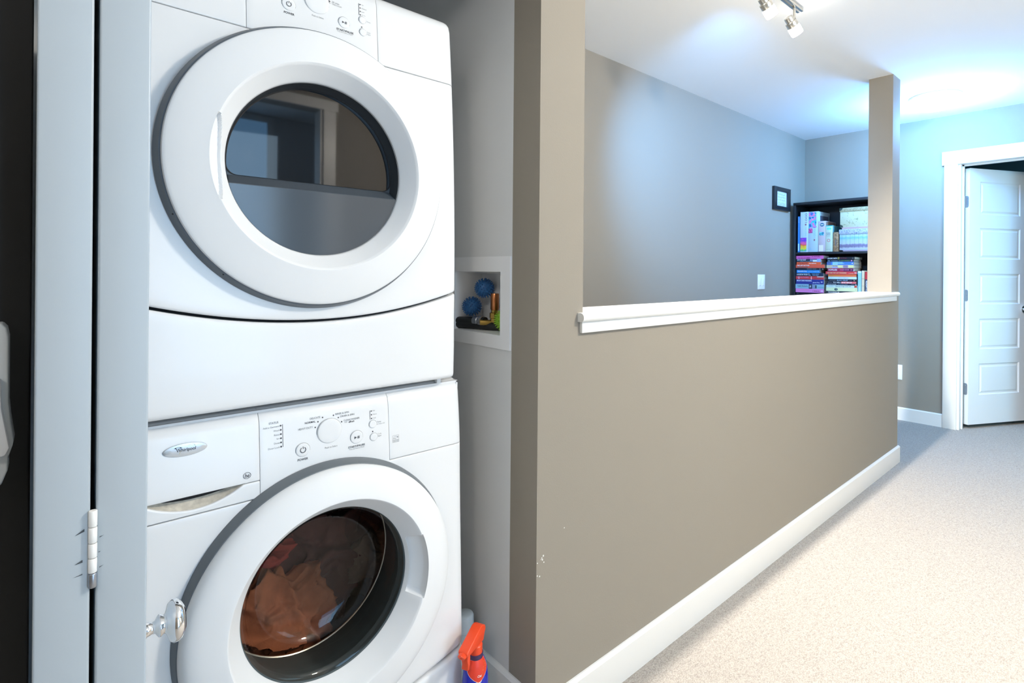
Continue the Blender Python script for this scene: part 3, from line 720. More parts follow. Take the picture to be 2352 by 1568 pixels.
    # door: grey rim, white ring with a grip pocket on the right, gasket, drum, glass bowl
    lathe_door('door_rim', [(0.255, 1.142), (0.2850, 1.141), (0.2845, 1.129), (0.2790, 1.1135), (0.2750, 1.1115)], (xc+0.002, 1.1, zc-0.012), mat('grey_washer_rim', (0.13, 0.15, 0.17), 0.45), root)
    prof = [(0.2760, 1.118), (0.2775, 1.113), (0.2765, 1.1060), (0.2735, 1.0995), (0.2690, 1.0945), (0.2630, 1.0905), (0.2540, 1.0868)]
    prof += [(0.2540+(0.2100-0.2540)*t, 1.0868+(1.0762-1.0868)*(t**0.85)) for t in [i/7 for i in range(1, 8)]]
    prof += [(0.2068, 1.0758), (0.2045, 1.0757)]
    prof += [(0.2030+(0.1760-0.2030)*t, 1.0768+(1.1190-1.0768)*t) for t in [i/10 for i in range(0, 11)]]
    prof += [(0.1742, 1.1225), (0.1735, 1.1236), (0.1730, 1.128)]
    def warp(v):
        dx, dz = v[0]-xc, v[2]-zc; r = math.hypot(dx, dz); a = math.atan2(dz, dx)-0.02
        if r > 0.207:
            k = smooth01((r-0.207)/0.062); return (v[0]+0.002*k, v[1], v[2]-0.012*k)
        if 0.178 < r < 0.2055 and abs(a) < 0.40:
            k = smooth01((0.37-abs(a))/0.06)*smooth01((r-0.1795)/0.004)*smooth01((0.2062-r)/0.0022)
            return (v[0], v[1]+0.020*k, v[2])
        return v
    d = lathe_door('door', prof, (xc, 1.1, zc), M_PLASTW, root, n=240, warp=warp)
    lathe_door('door_gasket', [(0.1742, 1.1236), (0.1715, 1.128), (0.1710, 1.150), (0.1765, 1.156), (0.1765, 1.185), (0.182, 1.190), (0.182, 1.225), (0.1885, 1.232), (0.1885, 1.252)], (xc, 1.1, zc), M_GASKET, root)
    lathe_door('drum_lip', [(0.1885, 1.252), (0.1865, 1.2535), (0.1862, 1.256), (0.1890, 1.259)], (xc, 1.1, zc), M_NICKEL, root)
    lathe_door('drum', [(0.189, 1.258), (0.255, 1.275), (0.262, 1.30), (0.262, 1.60), (0.235, 1.62), (0.0, 1.625)], (xc, 1.1, zc), M_DRUM, root)
    lathe_door('door_glass', [(0.1712, 1.1300), (0.1690, 1.1310), (0.1640, 1.1345), (0.1600, 1.142), (0.1560, 1.160), (0.1470, 1.195), (0.1350, 1.212), (0.1150, 1.222), (0.070, 1.227), (0.0, 1.228)], (xc, 1.1, zc), glass_mat('door_bowl_glass', (0.86, 0.84, 0.80), 1.52), d, n=96, sharp=1.2)
washer()

# clothes tumbled in the drum
def cloth(name, label, c, rad, m, seed, amp=0.35, freq=7.0, floor=None):
    bm = bmesh.new(); bmesh.ops.create_icosphere(bm, subdivisions=6, radius=1.0)
    off = Vector((seed*3.1, seed*1.7, seed*0.9))
    for v in bm.verts:
        p = v.co.copy()
        q = Vector((p.x*rad[0], p.y*rad[1], p.z*rad[2]))
        wv = noise.noise_vector(q*freq*0.6+off)*0.35
        n1 = 1-abs(noise.noise(q*freq+off+wv)); n2 = 1-abs(noise.noise(q*freq*2.3+off*2+wv*2))
        n3 = 1-abs(noise.noise(q*freq*5.1+off*3))
        k = 0.62+amp*(n1**5)+amp*0.5*(n2**4)+amp*0.12*n3**3
        q *= k
        v.co = q+Vector(c)
    for v in bm.verts:      # held inside the drum
        dx, dz = v.co.x-0.44, v.co.z-0.517; r = math.hypot(dx, dz)
        v.co.y = max(v.co.y, 1.266-0.010*(r < 0.15))
        lim = 0.183 if v.co.y < 1.272 else 0.183+(0.258-0.183)*min(1.0, (v.co.y-1.272)/0.030)
        if r > lim: v.co.x = 0.44+dx*lim/r; v.co.z = 0.517+dz*lim/r
    me = bpy.data.meshes.new(name); bm.to_mesh(me); bm.free()
    o = link(name, me, m, None, True)
    tag(o, label, 'clothing', 'clothes tumbled inside the washer drum')
    return o
M_ORANGE = mat('rust_orange_cotton', (0.52, 0.16, 0.07), 0.85, bump=0.5, bscale=900, var=0.3, vscale=14)
M_MAROON = mat('dark_maroon_cotton', (0.16, 0.055, 0.045), 0.9, bump=0.5, bscale=900, var=0.3, vscale=10)
M_RED = mat('bright_red_cotton', (0.60, 0.07, 0.05), 0.85, bump=0.5, bscale=900, var=0.2, vscale=14)
M_TAUPE = mat('brown_taupe_cotton', (0.23, 0.15, 0.11), 0.9, bump=0.5, bscale=900, var=0.25, vscale=9)
cloth('tumbled_shirt', 'rust orange garment crumpled at the lower left of the washer glass', (0.388, 1.338, 0.385), (0.103, 0.08, 0.115), M_ORANGE, 3, 0.55, 9.0)
cloth('tumbled_sweater', 'dark maroon garment heaped across the right half of the washer drum', (0.550, 1.45, 0.425), (0.165, 0.09, 0.165), M_MAROON, 8, 0.5, 7.5)
cloth('tumbled_scarf', 'bright red folded garment above the rust orange one', (0.375, 1.425, 0.490), (0.085, 0.055, 0.065), M_RED, 13, 0.5, 10.0)
cloth('tumbled_cardigan', 'brown garment bunched at the far right of the washer drum', (0.640, 1.36, 0.420), (0.065, 0.055, 0.085), M_TAUPE, 21, 0.5, 11.0)

# ------------------------------------------------------------------ outlet box in the closet wall, its hoses and the dryer balls
def outlet_box():
    root = thing('laundry_outlet_box', 'white recessed washer outlet box in the closet side wall', 'outlet box', (XJ, 1.24, 1.1))
    y0, y1, z0, z1 = 1.1075, 1.412, 0.984, 1.237
    fr = MB(); t = 0.005
    for a, b in (((XJ-t, y0, z0), (XJ, BY0+0.003, z1)), ((XJ-t, BY1-0.003, z0), (XJ, y1, z1)), ((XJ-t, BY0+0.003, z0), (XJ, BY1-0.003, BZ0+0.003)), ((XJ-t, BY0+0.003, BZ1-0.003), (XJ, BY1-0.003, z1))): fr.box(a, b)
    fr.build('frame', M_PLASTW, root)
    D = 0.092; mb = MB()
    q = [(BY0+0.003, BZ0+0.003), (BY1-0.003, BZ0+0.003), (BY1-0.003, BZ1-0.003), (BY0+0.003, BZ1-0.003)]
    r = [(BY0+0.012, BZ0+0.010), (BY1-0.012, BZ0+0.010), (BY1-0.012, BZ1-0.010), (BY0+0.012, BZ1-0.010)]
    mb.add([(XJ-0.001, a, b) for a, b in q]+[(XJ+D, a, b) for a, b in r], [(0, 1, 5, 4), (1, 2, 6, 5), (2, 3, 7, 6), (3, 0, 4, 7), (4, 5, 6, 7)])
    mb.build('recess', M_PLASTW, root)
    # valve with a copper hammer arrestor
    M_BR = mat('brass', (0.55, 0.36, 0.10), 0.3, 1.0)
    M_CU = mat('copper', (0.62, 0.24, 0.10), 0.28, 1.0)
    v = MB().lathe([(0.0125, 1.030), (0.0125, 1.058), (0.0150, 1.060), (0.0150, 1.074), (0.0105, 1.076), (0.0105, 1.084)], (XJ+0.052, 1.2465, 0), 'Z', 8).build('valve', M_BR, root, smooth=True, sharp=0.5)
    MB().lathe([(0.0100, 1.082), (0.0125, 1.085), (0.0125, 1.128), (0.0115, 1.131), (0.0, 1.1315)], (XJ+0.052, 1.2465, 0), 'Z', 20).build('arrestor', M_CU, v, smooth=True)
    MB().tube([(XJ+0.052, 1.2465, 1.045), (XJ+0.030, 1.258, 1.046), (XJ+0.015, 1.268, 1.047)], 0.0085).build('spout', M_BR, v, smooth=True)
outlet_box()
def hose(name, label, pts, r, collar=None):
    n = 40; P = []
    pts = [Vector(p) for p in pts]
    for i in range(n+1):   # Catmull-Rom through the points
        t = i/n*(len(pts)-1); k = min(int(t), len(pts)-2); f = t-k
        p0, p1, p2, p3 = pts[max(k-1, 0)], pts[k], pts[k+1], pts[min(k+2, len(pts)-1)]
        P.append(0.5*((2*p1)+(p2-p0)*f+(2*p0-5*p1+4*p2-p3)*f*f+(3*p1-p0-3*p2+p3)*f**3))
    root = thing(name, label, 'hose', tuple(pts[0]))
    MB().tube(P, r, 14).build('tubing', M_HOSE, root, smooth=True)
    if collar:
        c = Vector(collar[0]); dirv = collar[1]
        MB().lathe([(r*1.02, 0.0), (r*1.2, 0.001), (r*1.2, 0.018), (r*1.05, 0.020), (r*1.05, 0.024), (r*1.3, 0.025), (r*1.3, 0.036), (r*0.9, 0.038)], c, dirv, 20).build('collar', M_STEEL, root, smooth=True, sharp=0.5)
hose('water_hose', 'thin black hose with a metal collar in the outlet box', [(XJ+0.030, 1.262, 1.0505), (XJ+0.022, 1.33, 1.047), (XJ-0.004, 1.42, 1.042), (XJ-0.03, 1.52, 1.02), (XJ-0.05, 1.62, 0.86)], 0.0115, ((XJ+0.026, 1.31, 1.0485), (0.10, -1, 0.03)))
hose('drain_hose', 'thick black corrugated hose lying low in the outlet box', [(XJ+0.060, 1.205, 1.030), (XJ+0.035, 1.27, 1.036), (XJ+0.020, 1.35, 1.036), (XJ-0.008, 1.43, 1.024), (XJ-0.04, 1.52, 0.97), (XJ-0.06, 1.60, 0.80)], 0.0135)
def dryer_ball(label, c, m, R=0.0245):
    root = thing('dryer_ball', label, 'ball', (c[0], c[1], c[2]-R), 'spiky dryer balls in the outlet box')
    MB().lathe([(R*math.sin(PI*i/20), -R*math.cos(PI*i/20)) for i in range(21)], c, 'Z', 32, close=False).build('ball', m, root, smooth=True)
    sp = MB(); N = 120
    for i in range(N):
        z = 1-2*(i+0.5)/N; a = i*2.399963; q = math.sqrt(1-z*z)
        dv = Vector((q*math.cos(a), q*math.sin(a), z))
        sp.lathe([(0.0019, R-0.001), (0.0016, R+0.0042), (0.0010, R+0.0064), (0.0, R+0.0070)], c, tuple(dv), 6, close=False)
    tag(sp.build('spikes', m, root, smooth=True), kind='stuff')
M_BLUEB = mat('blue_rubber', (0.035, 0.16, 0.42), 0.5)
M_GREENB = mat('lime_rubber', (0.28, 0.52, 0.04), 0.5)
dryer_ball('blue spiky ball higher up at the back of the outlet box', (0.967, 1.302, 1.1450), M_BLUEB)
dryer_ball('blue spiky ball lower down resting on the hoses', (0.950, 1.342, 1.0885), M_BLUEB)
dryer_ball('lime green spiky ball at the right end of the outlet box', (0.958, 1.1905, 1.0570), M_GREENB, 0.0270)

# ------------------------------------------------------------------ bottles between washer and wall
def spray_bottle():
    cx_, cy_ = 0.784, 1.080
    root = thing('spray_bottle', 'blue cleaner bottle with an orange red trigger sprayer beside the washer', 'spray bottle', (cx_, cy_, 0))
    M_OR = mat('orange_red_plastic', (0.85, 0.075, 0.02), 0.35)
    M_BL = stripe_mat('deep_blue_plastic', [(0, (0.01, 0.16, 0.62)), (0.55, (0.01, 0.10, 0.55)), (0.8, (0.012, 0.02, 0.42)), (1, (0.012, 0.02, 0.42))], 'Z', 0.0, 0.21, 0.25)
    M_LB = mat('red_label', (0.72, 0.045, 0.02), 0.4)
    prof = [(0.0, 0.0), (0.030, 0.0), (0.034, 0.004), (0.035, 0.05), (0.035, 0.140), (0.0345, 0.165), (0.0320, 0.183), (0.0275, 0.197), (0.0215, 0.208), (0.0165, 0.214), (0.0165, 0.219)]
    b = MB().lathe(prof, (cx_, cy_, 0), 'Z', 40, close=False); b.v = [(cx_+(x-cx_)*0.98, cy_+(y-cy_)*0.80, z) for x, y, z in b.v]
    b.build('bottle', M_BL, root, smooth=True, sharp=1.0)
    # shield-shaped label wrapped on the front
    def rad(z):
        for (r0, z0), (r1, z1) in zip(prof[1:], prof[2:]):
            if z0 <= z <= z1 and z1 > z0: return r0+(r1-r0)*(z-z0)/(z1-z0)
        return 0.017
    def on(a, z, k=0.0007): return (cx_+(rad(z)*0.98+k)*math.cos(a), cy_+(rad(z)*0.80+k)*math.sin(a), z)
    am = -1.80
    def shield(z):  # half width (angle) of the label at height z
        if z > 0.190: return 1.05
        return 1.05*max(0.04, min(1.0, (z-0.1695)/0.0205))**0.8
    lb, ed = MB(), MB(); rows = [0.170+0.0405*i/20 for i in range(21)]; K = 14
    for mb_, ex, k in ((ed, 0.06, 0.0004), (lb, 0.0, 0.0008)):
        zz = [(z-0.002*(mb_ is ed) if i == 0 else z) for i, z in enumerate(rows)]
        mb_.add([on(am+(shield(z)+ex)*(2*j/K-1), z, k) for z in zz for j in range(K+1)], [(i*(K+1)+j, i*(K+1)+j+1, (i+1)*(K+1)+j+1, (i+1)*(K+1)+j) for i in range(20) for j in range(K)])
    ed.build('label_border', M_WHITEP, root, smooth=True); lo = lb.build('label', M_LB, root, smooth=True)
    tx = MB(); M_YE = mat('yellow_ink', (0.8, 0.5, 0.05), 0.5)
    fa = lambda s, t: on(am+s/0.032, t, 0.0012)
    put_text(tx, 'Cas', fa, w=0.011, h=0.0046, x=-0.004, z=0.1795, shear=0.2, bold=0.0002)
    tag(tx.build('lettering', M_WHITEP, lo), kind='stuff')
    ye = MB()
    for k in range(4): ye.add([fa(0.006+0.003*k, 0.1775+k*0.005), fa(0.026, 0.1875+k*0.005), fa(0.026, 0.1883+k*0.005), fa(0.006+0.003*k, 0.1783+k*0.005)], [(0, 1, 2, 3)])
    tag(ye.build('label_stripes', M_YE, lo), kind='stuff')
    MB().lathe([(0.0185, 0.210), (0.0190, 0.212), (0.0190, 0.219), (0.0175, 0.2195)], (cx_, cy_, 0), 'Z', 32).build('neck_ring', mat('dark_violet_ring', (0.05, 0.03, 0.10), 0.4), root, smooth=True)
    MB().lathe([(0.0168, 0.2185), (0.0172, 0.220), (0.0172, 0.247), (0.0150, 0.250), (0.0120, 0.252), (0.0120, 0.258)], (cx_, cy_, 0), 'Z', 32).build('collar', M_OR, root, smooth=True, sharp=0.6)
    # sprayer head: a wedge that rises to the back, nozzle towards the washer front
    ang = math.radians(205); dx, dy = math.cos(ang), math.sin(ang)      # nozzle direction
    def HP(s, q, z): return (cx_+dx*s-dy*q, cy_+dy*s+dx*q, z)
    side = [(-0.020, 0.250), (-0.0215, 0.262), (-0.030, 0.288), (-0.027, 0.300), (-0.014, 0.311), (-0.004, 0.3115), (0.060, 0.276), (0.0625, 0.270), (0.0600, 0.258), (0.050, 0.256), (0.020, 0.254), (0.014, 0.250)]
    n = len(side); hw = 0.0130
    hd = MB().add([HP(s, -hw, z) for s, z in side]+[HP(s, hw, z) for s, z in side], [tuple(range(n)), tuple(range(n, 2*n))]+[(i, (i+1) % n, n+(i+1) % n, n+i) for i in range(n)])
    ho = hd.build('sprayer_head', M_OR, root, bevel=0.0045, seg=4)
    MB().lathe([(0.0100, 0.0), (0.0105, 0.002), (0.0105, 0.010), (0.0085, 0.012), (0.003, 0.0122), (0.002, 0.010)], HP(0.058, 0, 0.264), (dx, dy, -0.25), 8).build('nozzle', M_OR, ho, smooth=True, sharp=0.4)
    tr = [(0.040, 0.258), (0.052, 0.257), (0.054, 0.235), (0.050, 0.210), (0.053, 0.193), (0.044, 0.190), (0.041, 0.210), (0.040, 0.235)]
    n = len(tr); hw2 = 0.009
    MB().add([HP(s, -hw2, z) for s, z in tr]+[HP(s, hw2, z) for s, z in tr], [tuple(range(n)), tuple(range(n, 2*n))]+[(i, (i+1) % n, n+(i+1) % n, n+i) for i in range(n)]).build('trigger', M_OR, ho, bevel=0.002)
    for o in [c for c in COL.objects if c.type == 'MESH' and (c.parent == root or (c.parent and c.parent.parent == root))]:   # final heights of bottle, head and trigger
        trig = o.name.startswith('trigger')
        for v in o.data.vertices:
            z = v.co.z
            v.co.z = 0.242+(z-0.190)*0.60 if trig else (z*1.165 if z <= 0.2195 else 0.2557+(z-0.2195)*0.66)
spray_bottle()
def jug():
    cx_, cy_ = 0.852, 1.225
    root = thing('detergent_bottle', 'translucent grey bottle with a ribbed cap behind the spray bottle', 'bottle', (cx_, cy_, 0))
    m = mat('translucent_grey_plastic', (0.50, 0.55, 0.56), 0.35)
    MB().lathe([(0.0, 0.0), (0.038, 0.0), (0.041, 0.004), (0.041, 0.14), (0.039, 0.165), (0.032, 0.188), (0.024, 0.203), (0.0225, 0.206), (0.0225, 0.213)], (cx_, cy_, 0), 'Z', 36, close=False).build('bottle', m, root, smooth=True, sharp=1.0)
    cp = MB()
    prof = [(0.0245, 0.207), (0.0245, 0.222), (0.0240, 0.246), (0.0225, 0.2505), (0.019, 0.253), (0.0, 0.254)]
    cp.lathe(prof, (cx_, cy_, 0), 'Z', 60, close=False)
    cp.v = [((x-cx_)*(1+0.02*(i % 2)*(z < 0.247))+cx_, (y-cy_)*(1+0.02*(i % 2)*(z < 0.247))+cy_, z) for i, (x, y, z) in enumerate(cp.v)]
    cp.build('cap', mat('frosted_cap', (0.60, 0.65, 0.66), 0.3), root, smooth=True, sharp=1.0)
jug()

# ------------------------------------------------------------------ things on the stairwell wall
def picture():
    root = thing('framed_print', 'small black framed script print on the stairwell wall near the bookcase', 'picture frame', (4.6965, YS, 1.84))
    x0, x1, z0, z1 = 4.535, 4.856, 1.7435, 1.9385; bx, bz = 0.058, 0.034; d = 0.022
    f = MB()
    o = [(x0, z0), (x1, z0), (x1, z1), (x0, z1)]; i_ = [(x0+bx, z0+bz), (x1-bx, z0+bz), (x1-bx, z1-bz), (x0+bx, z1-bz)]
    vv = [(x, YS-0.001, z) for x, z in o]+[(x, YS-d, z) for x, z in o]+[(x, YS-d+0.002, z) for x, z in i_]+[(x, YS-0.008, z) for x, z in i_]
    f.add(vv, [(a*4+k, a*4+(k+1) % 4, (a+1)*4+(k+1) % 4, (a+1)*4+k) for a in range(3) for k in range(4)])
    f.build('frame', mat('black_frame', (0.010, 0.012, 0.016), 0.35), root, bevel=0.001)
    pm = MB(); rect(pm, lambda s, t: (s, YS-0.009, t), x0+bx, z0+bz, x1-bx, z1-bz)
    pr = pm.build('print', mat('white_print_paper', (0.72, 0.74, 0.76), 0.6), root)
    sq = MB(); fn = lambda s, t: (s, YS-0.0095, t); rnd = random.Random(4)
    for r_, zc in enumerate((1.880, 1.856, 1.832, 1.806, 1.790)):
        x = x0+bx+0.02+0.012*(r_ % 2)
        while x < x1-bx-0.025:
            wd = rnd.uniform(0.004, 0.013)
            ring(sq, fn, x+wd/2, zc+rnd.uniform(-0.004, 0.004), wd*0.42, wd*0.42+0.0012, 10, rnd.uniform(0, 3), rnd.uniform(4, 7.5), rnd.uniform(0.6, 1.2))
            x += wd*0.85
    tag(sq.build('script_lettering', mat('grey_ink', (0.10, 0.12, 0.13), 0.7), pr), kind='stuff')
    g = MB(); rect(g, lambda s, t: (s, YS-0.0125, t), x0+bx, z0+bz, x1-bx, z1-bz); g.build('glazing', glass_mat('picture_glass', (0.97, 0.98, 0.98), 1.35), root)
picture()
def wall_plate(name, label, c, axis, w_, h_, rockers, cat):
    root = thing(name, label, cat, c)
    def P(s, q, t): return (c[0]+s, c[1]-q, c[2]+t) if axis == 'Y' else (c[0]-q, c[1]-s, c[2]+t)
    def bx(name_, s0, s1, q0, q1, t0, t1, m, par, bev):
        a, b = P(s0, q0, t0), P(s1, q1, t1); return MB().box(a, b).build(name_, m, par, bevel=bev)
    pl = bx('plate', -w_/2, w_/2, 0, 0.005, -h_/2, h_/2, M_PLASTW, root, 0.0015)
    for s in rockers:
        if cat == 'light switch':
            bx('rocker', s-0.0165, s+0.0165, 0.004, 0.0075, -0.033, 0.033, M_PLASTW, root, 0.001)
            bx('indicator', s-0.006, s+0.006, 0.0065, 0.0078, -0.0305, -0.0275, M_PRINTL, root, 0.0)
        else:
            for t in (-0.02, 0.02):
                o = bx('receptacle', s-0.0165, s+0.0165, 0.004, 0.0065, t-0.0145, t+0.0145, M_PLASTW, root, 0.001)
wall_plate('light_switch', 'white double rocker switch plate low on the stairwell wall', (4.344, YS, 1.1255), 'Y', 0.124, 0.122, (-0.028, 0.028), 'light switch')
wall_plate('wall_outlet', 'white outlet plate low on the far wall past the low wall', (XF, 1.2985, 0.391), 'X', 0.072, 0.122, (0,), 'outlet')

# ------------------------------------------------------------------ bookcase and what stands in it
SX, SY0, SY1, STOP = 4.885, 1.300, 2.012, 1.8215
def bookcase():
    root = thing('bookcase', 'tall black brown bookcase in the far corner of the landing', 'bookcase', (5.03, (SY0+SY1)/2, 0))
    xb = 5.188
    for y in (SY0, SY1-0.019): box('side_panel', (SX, y, 0), (xb, y+0.019, STOP-0.022), M_ESP, root, 0.001)
    box('top_panel', (SX-0.002, SY0-0.001, STOP-0.022), (xb, SY1+0.001, STOP), M_ESP, root, 0.001)
    box('back_panel', (xb-0.005, SY0+0.019, 0.05), (xb, SY1-0.019, STOP-0.022), M_ESP, root)
    for zt in (1.3845, 1.0115, 0.66, 0.34, 0.075): box('shelf', (SX+0.004, SY0+0.019, zt-0.020), (xb-0.005, SY1-0.019, zt), M_ESP, root, 0.001)
    box('toe_board', (SX+0.02, SY0+0.019, 0), (SX+0.035, SY1-0.019, 0.055), M_ESP, root)
    pn = MB()
    for k in range(14):
        for y in (SY1-0.0195,): pn.lathe([(0.0025, 0), (0.0, 0.0006)], (SX+0.04, y, 1.46+0.024*k), (0, -1, 0), 8)
    tag(pn.build('peg_holes', M_DARK, root), kind='stuff')
bookcase()
INK = {'w': M_WHITEP, 'k': M_PRINT, 'r': mat('red_ink', (0.55, 0.03, 0.03), 0.5), 'g': mat('green_ink', (0.25, 0.45, 0.12), 0.5), 'p': mat('pink_ink', (0.75, 0.25, 0.45), 0.5),
       'b': mat('pale_blue_ink', (0.35, 0.55, 0.75), 0.5), 'y': mat('cream_ink', (0.75, 0.68, 0.35), 0.5), 'd': mat('maroon_ink', (0.25, 0.02, 0.05), 0.5), 'o': mat('grey_print_ink', (0.28, 0.28, 0.30), 0.5)}
def C(r, g, b):   # 0-255 paint value to linear
    f = lambda c: ((c/255+0.055)/1.055)**2.4 if c > 10 else c/255/12.92
    return (f(r), f(g), f(b))
def book(label, col, x, y0, y1, z0, z1, depth, texts=(), blocks=(), upright=False, group='books stacked flat in the bookcase'):
    """a book with its spine to the front (-X). Flat: length along -Y from y1 (left) to y0; upright: height along Z."""
    root = thing('book', label, 'book', (x+depth/2, (y0+y1)/2, z0), group)
    cm = mat('book_cover', C(*col), 0.4)
    t = 0.0013; mb = MB(); e = 0.0003
    if not upright:
        mb.box((x, y0, z0+e), (x+t*1.4, y1, z1-e)).box((x+t*1.4, y0, z0+e), (x+depth, y1, z0+t)).box((x+t*1.4, y0, z1-t), (x+depth, y1, z1-e))
        pg = MB().box((x+t*1.4, y0+0.0028, z0+t), (x+depth-0.003, y1-0.0028, z1-t))
        fn = lambda s, u: (x-0.0004, y1-s, z0+u); L, Hh = y1-y0, z1-z0
    else:
        mb.box((x, y0+e, z0), (x+t*1.4, y1-e, z1)).box((x+t*1.4, y0+e, z0), (x+depth, y0+t, z1)).box((x+t*1.4, y1-t, z0), (x+depth, y1-e, z1))
        pg = MB().box((x+t*1.4, y0+t, z0+0.0028), (x+depth-0.003, y1-t, z1-0.0028))
        fn = lambda s, u: (x-0.0004, y1-u, z1-s); L, Hh = z1-z0, y1-y0
    co = mb.build('cover', cm, root); pg.build('pages', M_PAGES, root)
    for (a, b, c_, d_, colr) in blocks:
        m_ = MB(); rect(m_, lambda s, u: (fn(s, u)[0]+0.0002, *fn(s, u)[1:]), a*L, c_*Hh, b*L, d_*Hh)
        m_.build('printed_band', mat('printed_band', C(*colr), 0.45), co)
    by = {}
    for (s, a, b, h_, ink, *zz) in texts:
        m_ = by.setdefault(ink, MB())
        zb = zz[0] if zz else 0.5-h_/2
        put_text(m_, s, fn, w=(b-a)*L, h=h_*Hh, x=a*L, z=zb*Hh, bold=0.0006)
    for ink, m_ in by.items(): tag(m_.build('lettering', INK[ink], co), kind='stuff')
    return root
ZL = [1.3540, 1.3250, 1.2985, 1.2760, 1.2465, 1.2295, 1.2035, 1.1745, 1.1470, 1.1060, 1.0665, 1.0335, 1.0115]
left = [
 ('pink paperback topmost in the left stack, under the shelf', (232, 110, 190), 0.012, 1.765, 0.13, [('THE GIRLS OF SUMMER', .06, .52, .30, 'd', .15), ('A NOVEL', .58, .88, .26, 'd', .58)], []),
 ('charcoal paperback with a white picture, second from top in the left stack', (38, 42, 58), 0.012, 1.786, 0.13, [('INTO THE FOREST', .03, .40, .36, 'w', .5), ('a story of survival', .15, .55, .22, 'b', .12)], [(.56, .68, .15, .9, (120, 130, 160)), (.68, .84, .08, .75, (215, 220, 235)), (.84, 1.0, 0, 1, (150, 170, 220))]),
 ('bright orange paperback under the charcoal one in the left stack', (240, 95, 45), 0.010, 1.786, 0.13, [('LITTLE BEAUTIES', .04, .47, .5, 'd'), ('Kim Addonizio', .53, .82, .36, 'w')], []),
 ('red orange wide paperback fourth from top in the left stack', (225, 85, 60), 0.004, 1.753, 0.14, [('THE LAST LECTURE', .04, .48, .34, 'w', .58)], [(.05, .42, .06, .40, (150, 80, 70))]),
 ('thin black paperback above the sky blue one in the left stack', (22, 26, 40), 0.006, 1.772, 0.135, [('THE NIGHT CIRCUS', .42, .78, .42, 'o'), ('o', .90, .93, .3, 'w')], []),
 ('sky blue paperback with white script, sixth from top in the left stack', (45, 150, 232), 0.012, 1.794, 0.12, [('Beautiful Boy', .05, .46, .55, 'w'), ('DAVID SHEFF', .52, .88, .28, 'b'), ('o', .92, .95, .3, 'w')], []),
 ('dark navy paperback with A HOUSE IN THE SKY on its spine', (26, 38, 62), 0.004, 1.764, 0.14, [('A HOUSE IN THE SKY', .04, .46, .48, 'w', .30), ('AMANDA LINDHOUT', .60, .86, .20, 'b', .58), ('& SARA CORBETT', .62, .84, .20, 'b', .22)], [(.485, .50, .25, .9, (200, 215, 230)), (.525, .535, .15, .55, (200, 215, 230))]),
 ('red paperback with a white bar, under the navy one in the left stack', (212, 62, 62), 0.003, 1.757, 0.14, [('A MILLION LITTLE PIECES', .04, .46, .34, 'p', .5), ('JAMES FREY', .62, .95, .30, 'd', .2)], [(.10, .125, .1, .9, (245, 190, 190)), (.545, .57, .0, 1.0, (245, 190, 190)), (.76, .99, .72, .98, (240, 200, 190))]),
 ('thick royal blue book lettered BRIGHT SHINY MORNING in the left stack', (45, 50, 130), 0.001, 1.757, 0.15, [('BRIGHT SHINY MORNING', .03, .57, .30, 'w', .58), ('James Frey', .61, .86, .26, 'w', .20), ('o', .90, .955, .24, 'w', .36)], []),
 ('thick silver grey photo spine book, third from bottom in the left stack', (140, 175, 190), 0.0, 1.757, 0.155, [('Keith Richards', .08, .44, .30, 'k', .42), ('LIFE', .505, .56, .40, 'w', .30)], [(.48, .60, .0, 1.0, (45, 55, 75)), (.60, .70, .0, 1.0, (130, 140, 165)), (.70, .76, .1, .8, (60, 75, 85)), (.80, 1.0, .30, .36, (70, 90, 100))]),
 ('pink hardback second from bottom in the left stack', (226, 130, 195), 0.0, 1.757, 0.15, [('LOVE LETTERS', .06, .46, .36, 'p', .4), ('A MEMOIR', .60, .86, .24, 'd', .3), ('o', .91, .97, .34, 'w', .3)], []),
 ('black book at the very bottom of the left stack', (14, 17, 24), 0.0, 1.755, 0.15, [('o', .05, .09, .16, 'o')], []),
]
for k, (lb, col, dx, y0, dep, tx, bl) in enumerate(left):
    book(lb, col, SX+0.006+dx, y0, 1.9905-0.002*(k % 3), ZL[k+1], ZL[k], dep, tx, bl)
ZR = [1.3390, 1.3165, 1.2985, 1.2715, 1.2450, 1.2180, 1.1930, 1.1735, 1.1535, 1.1340, 1.1170, 1.1030, 1.0830, 1.0525, 1.0115]
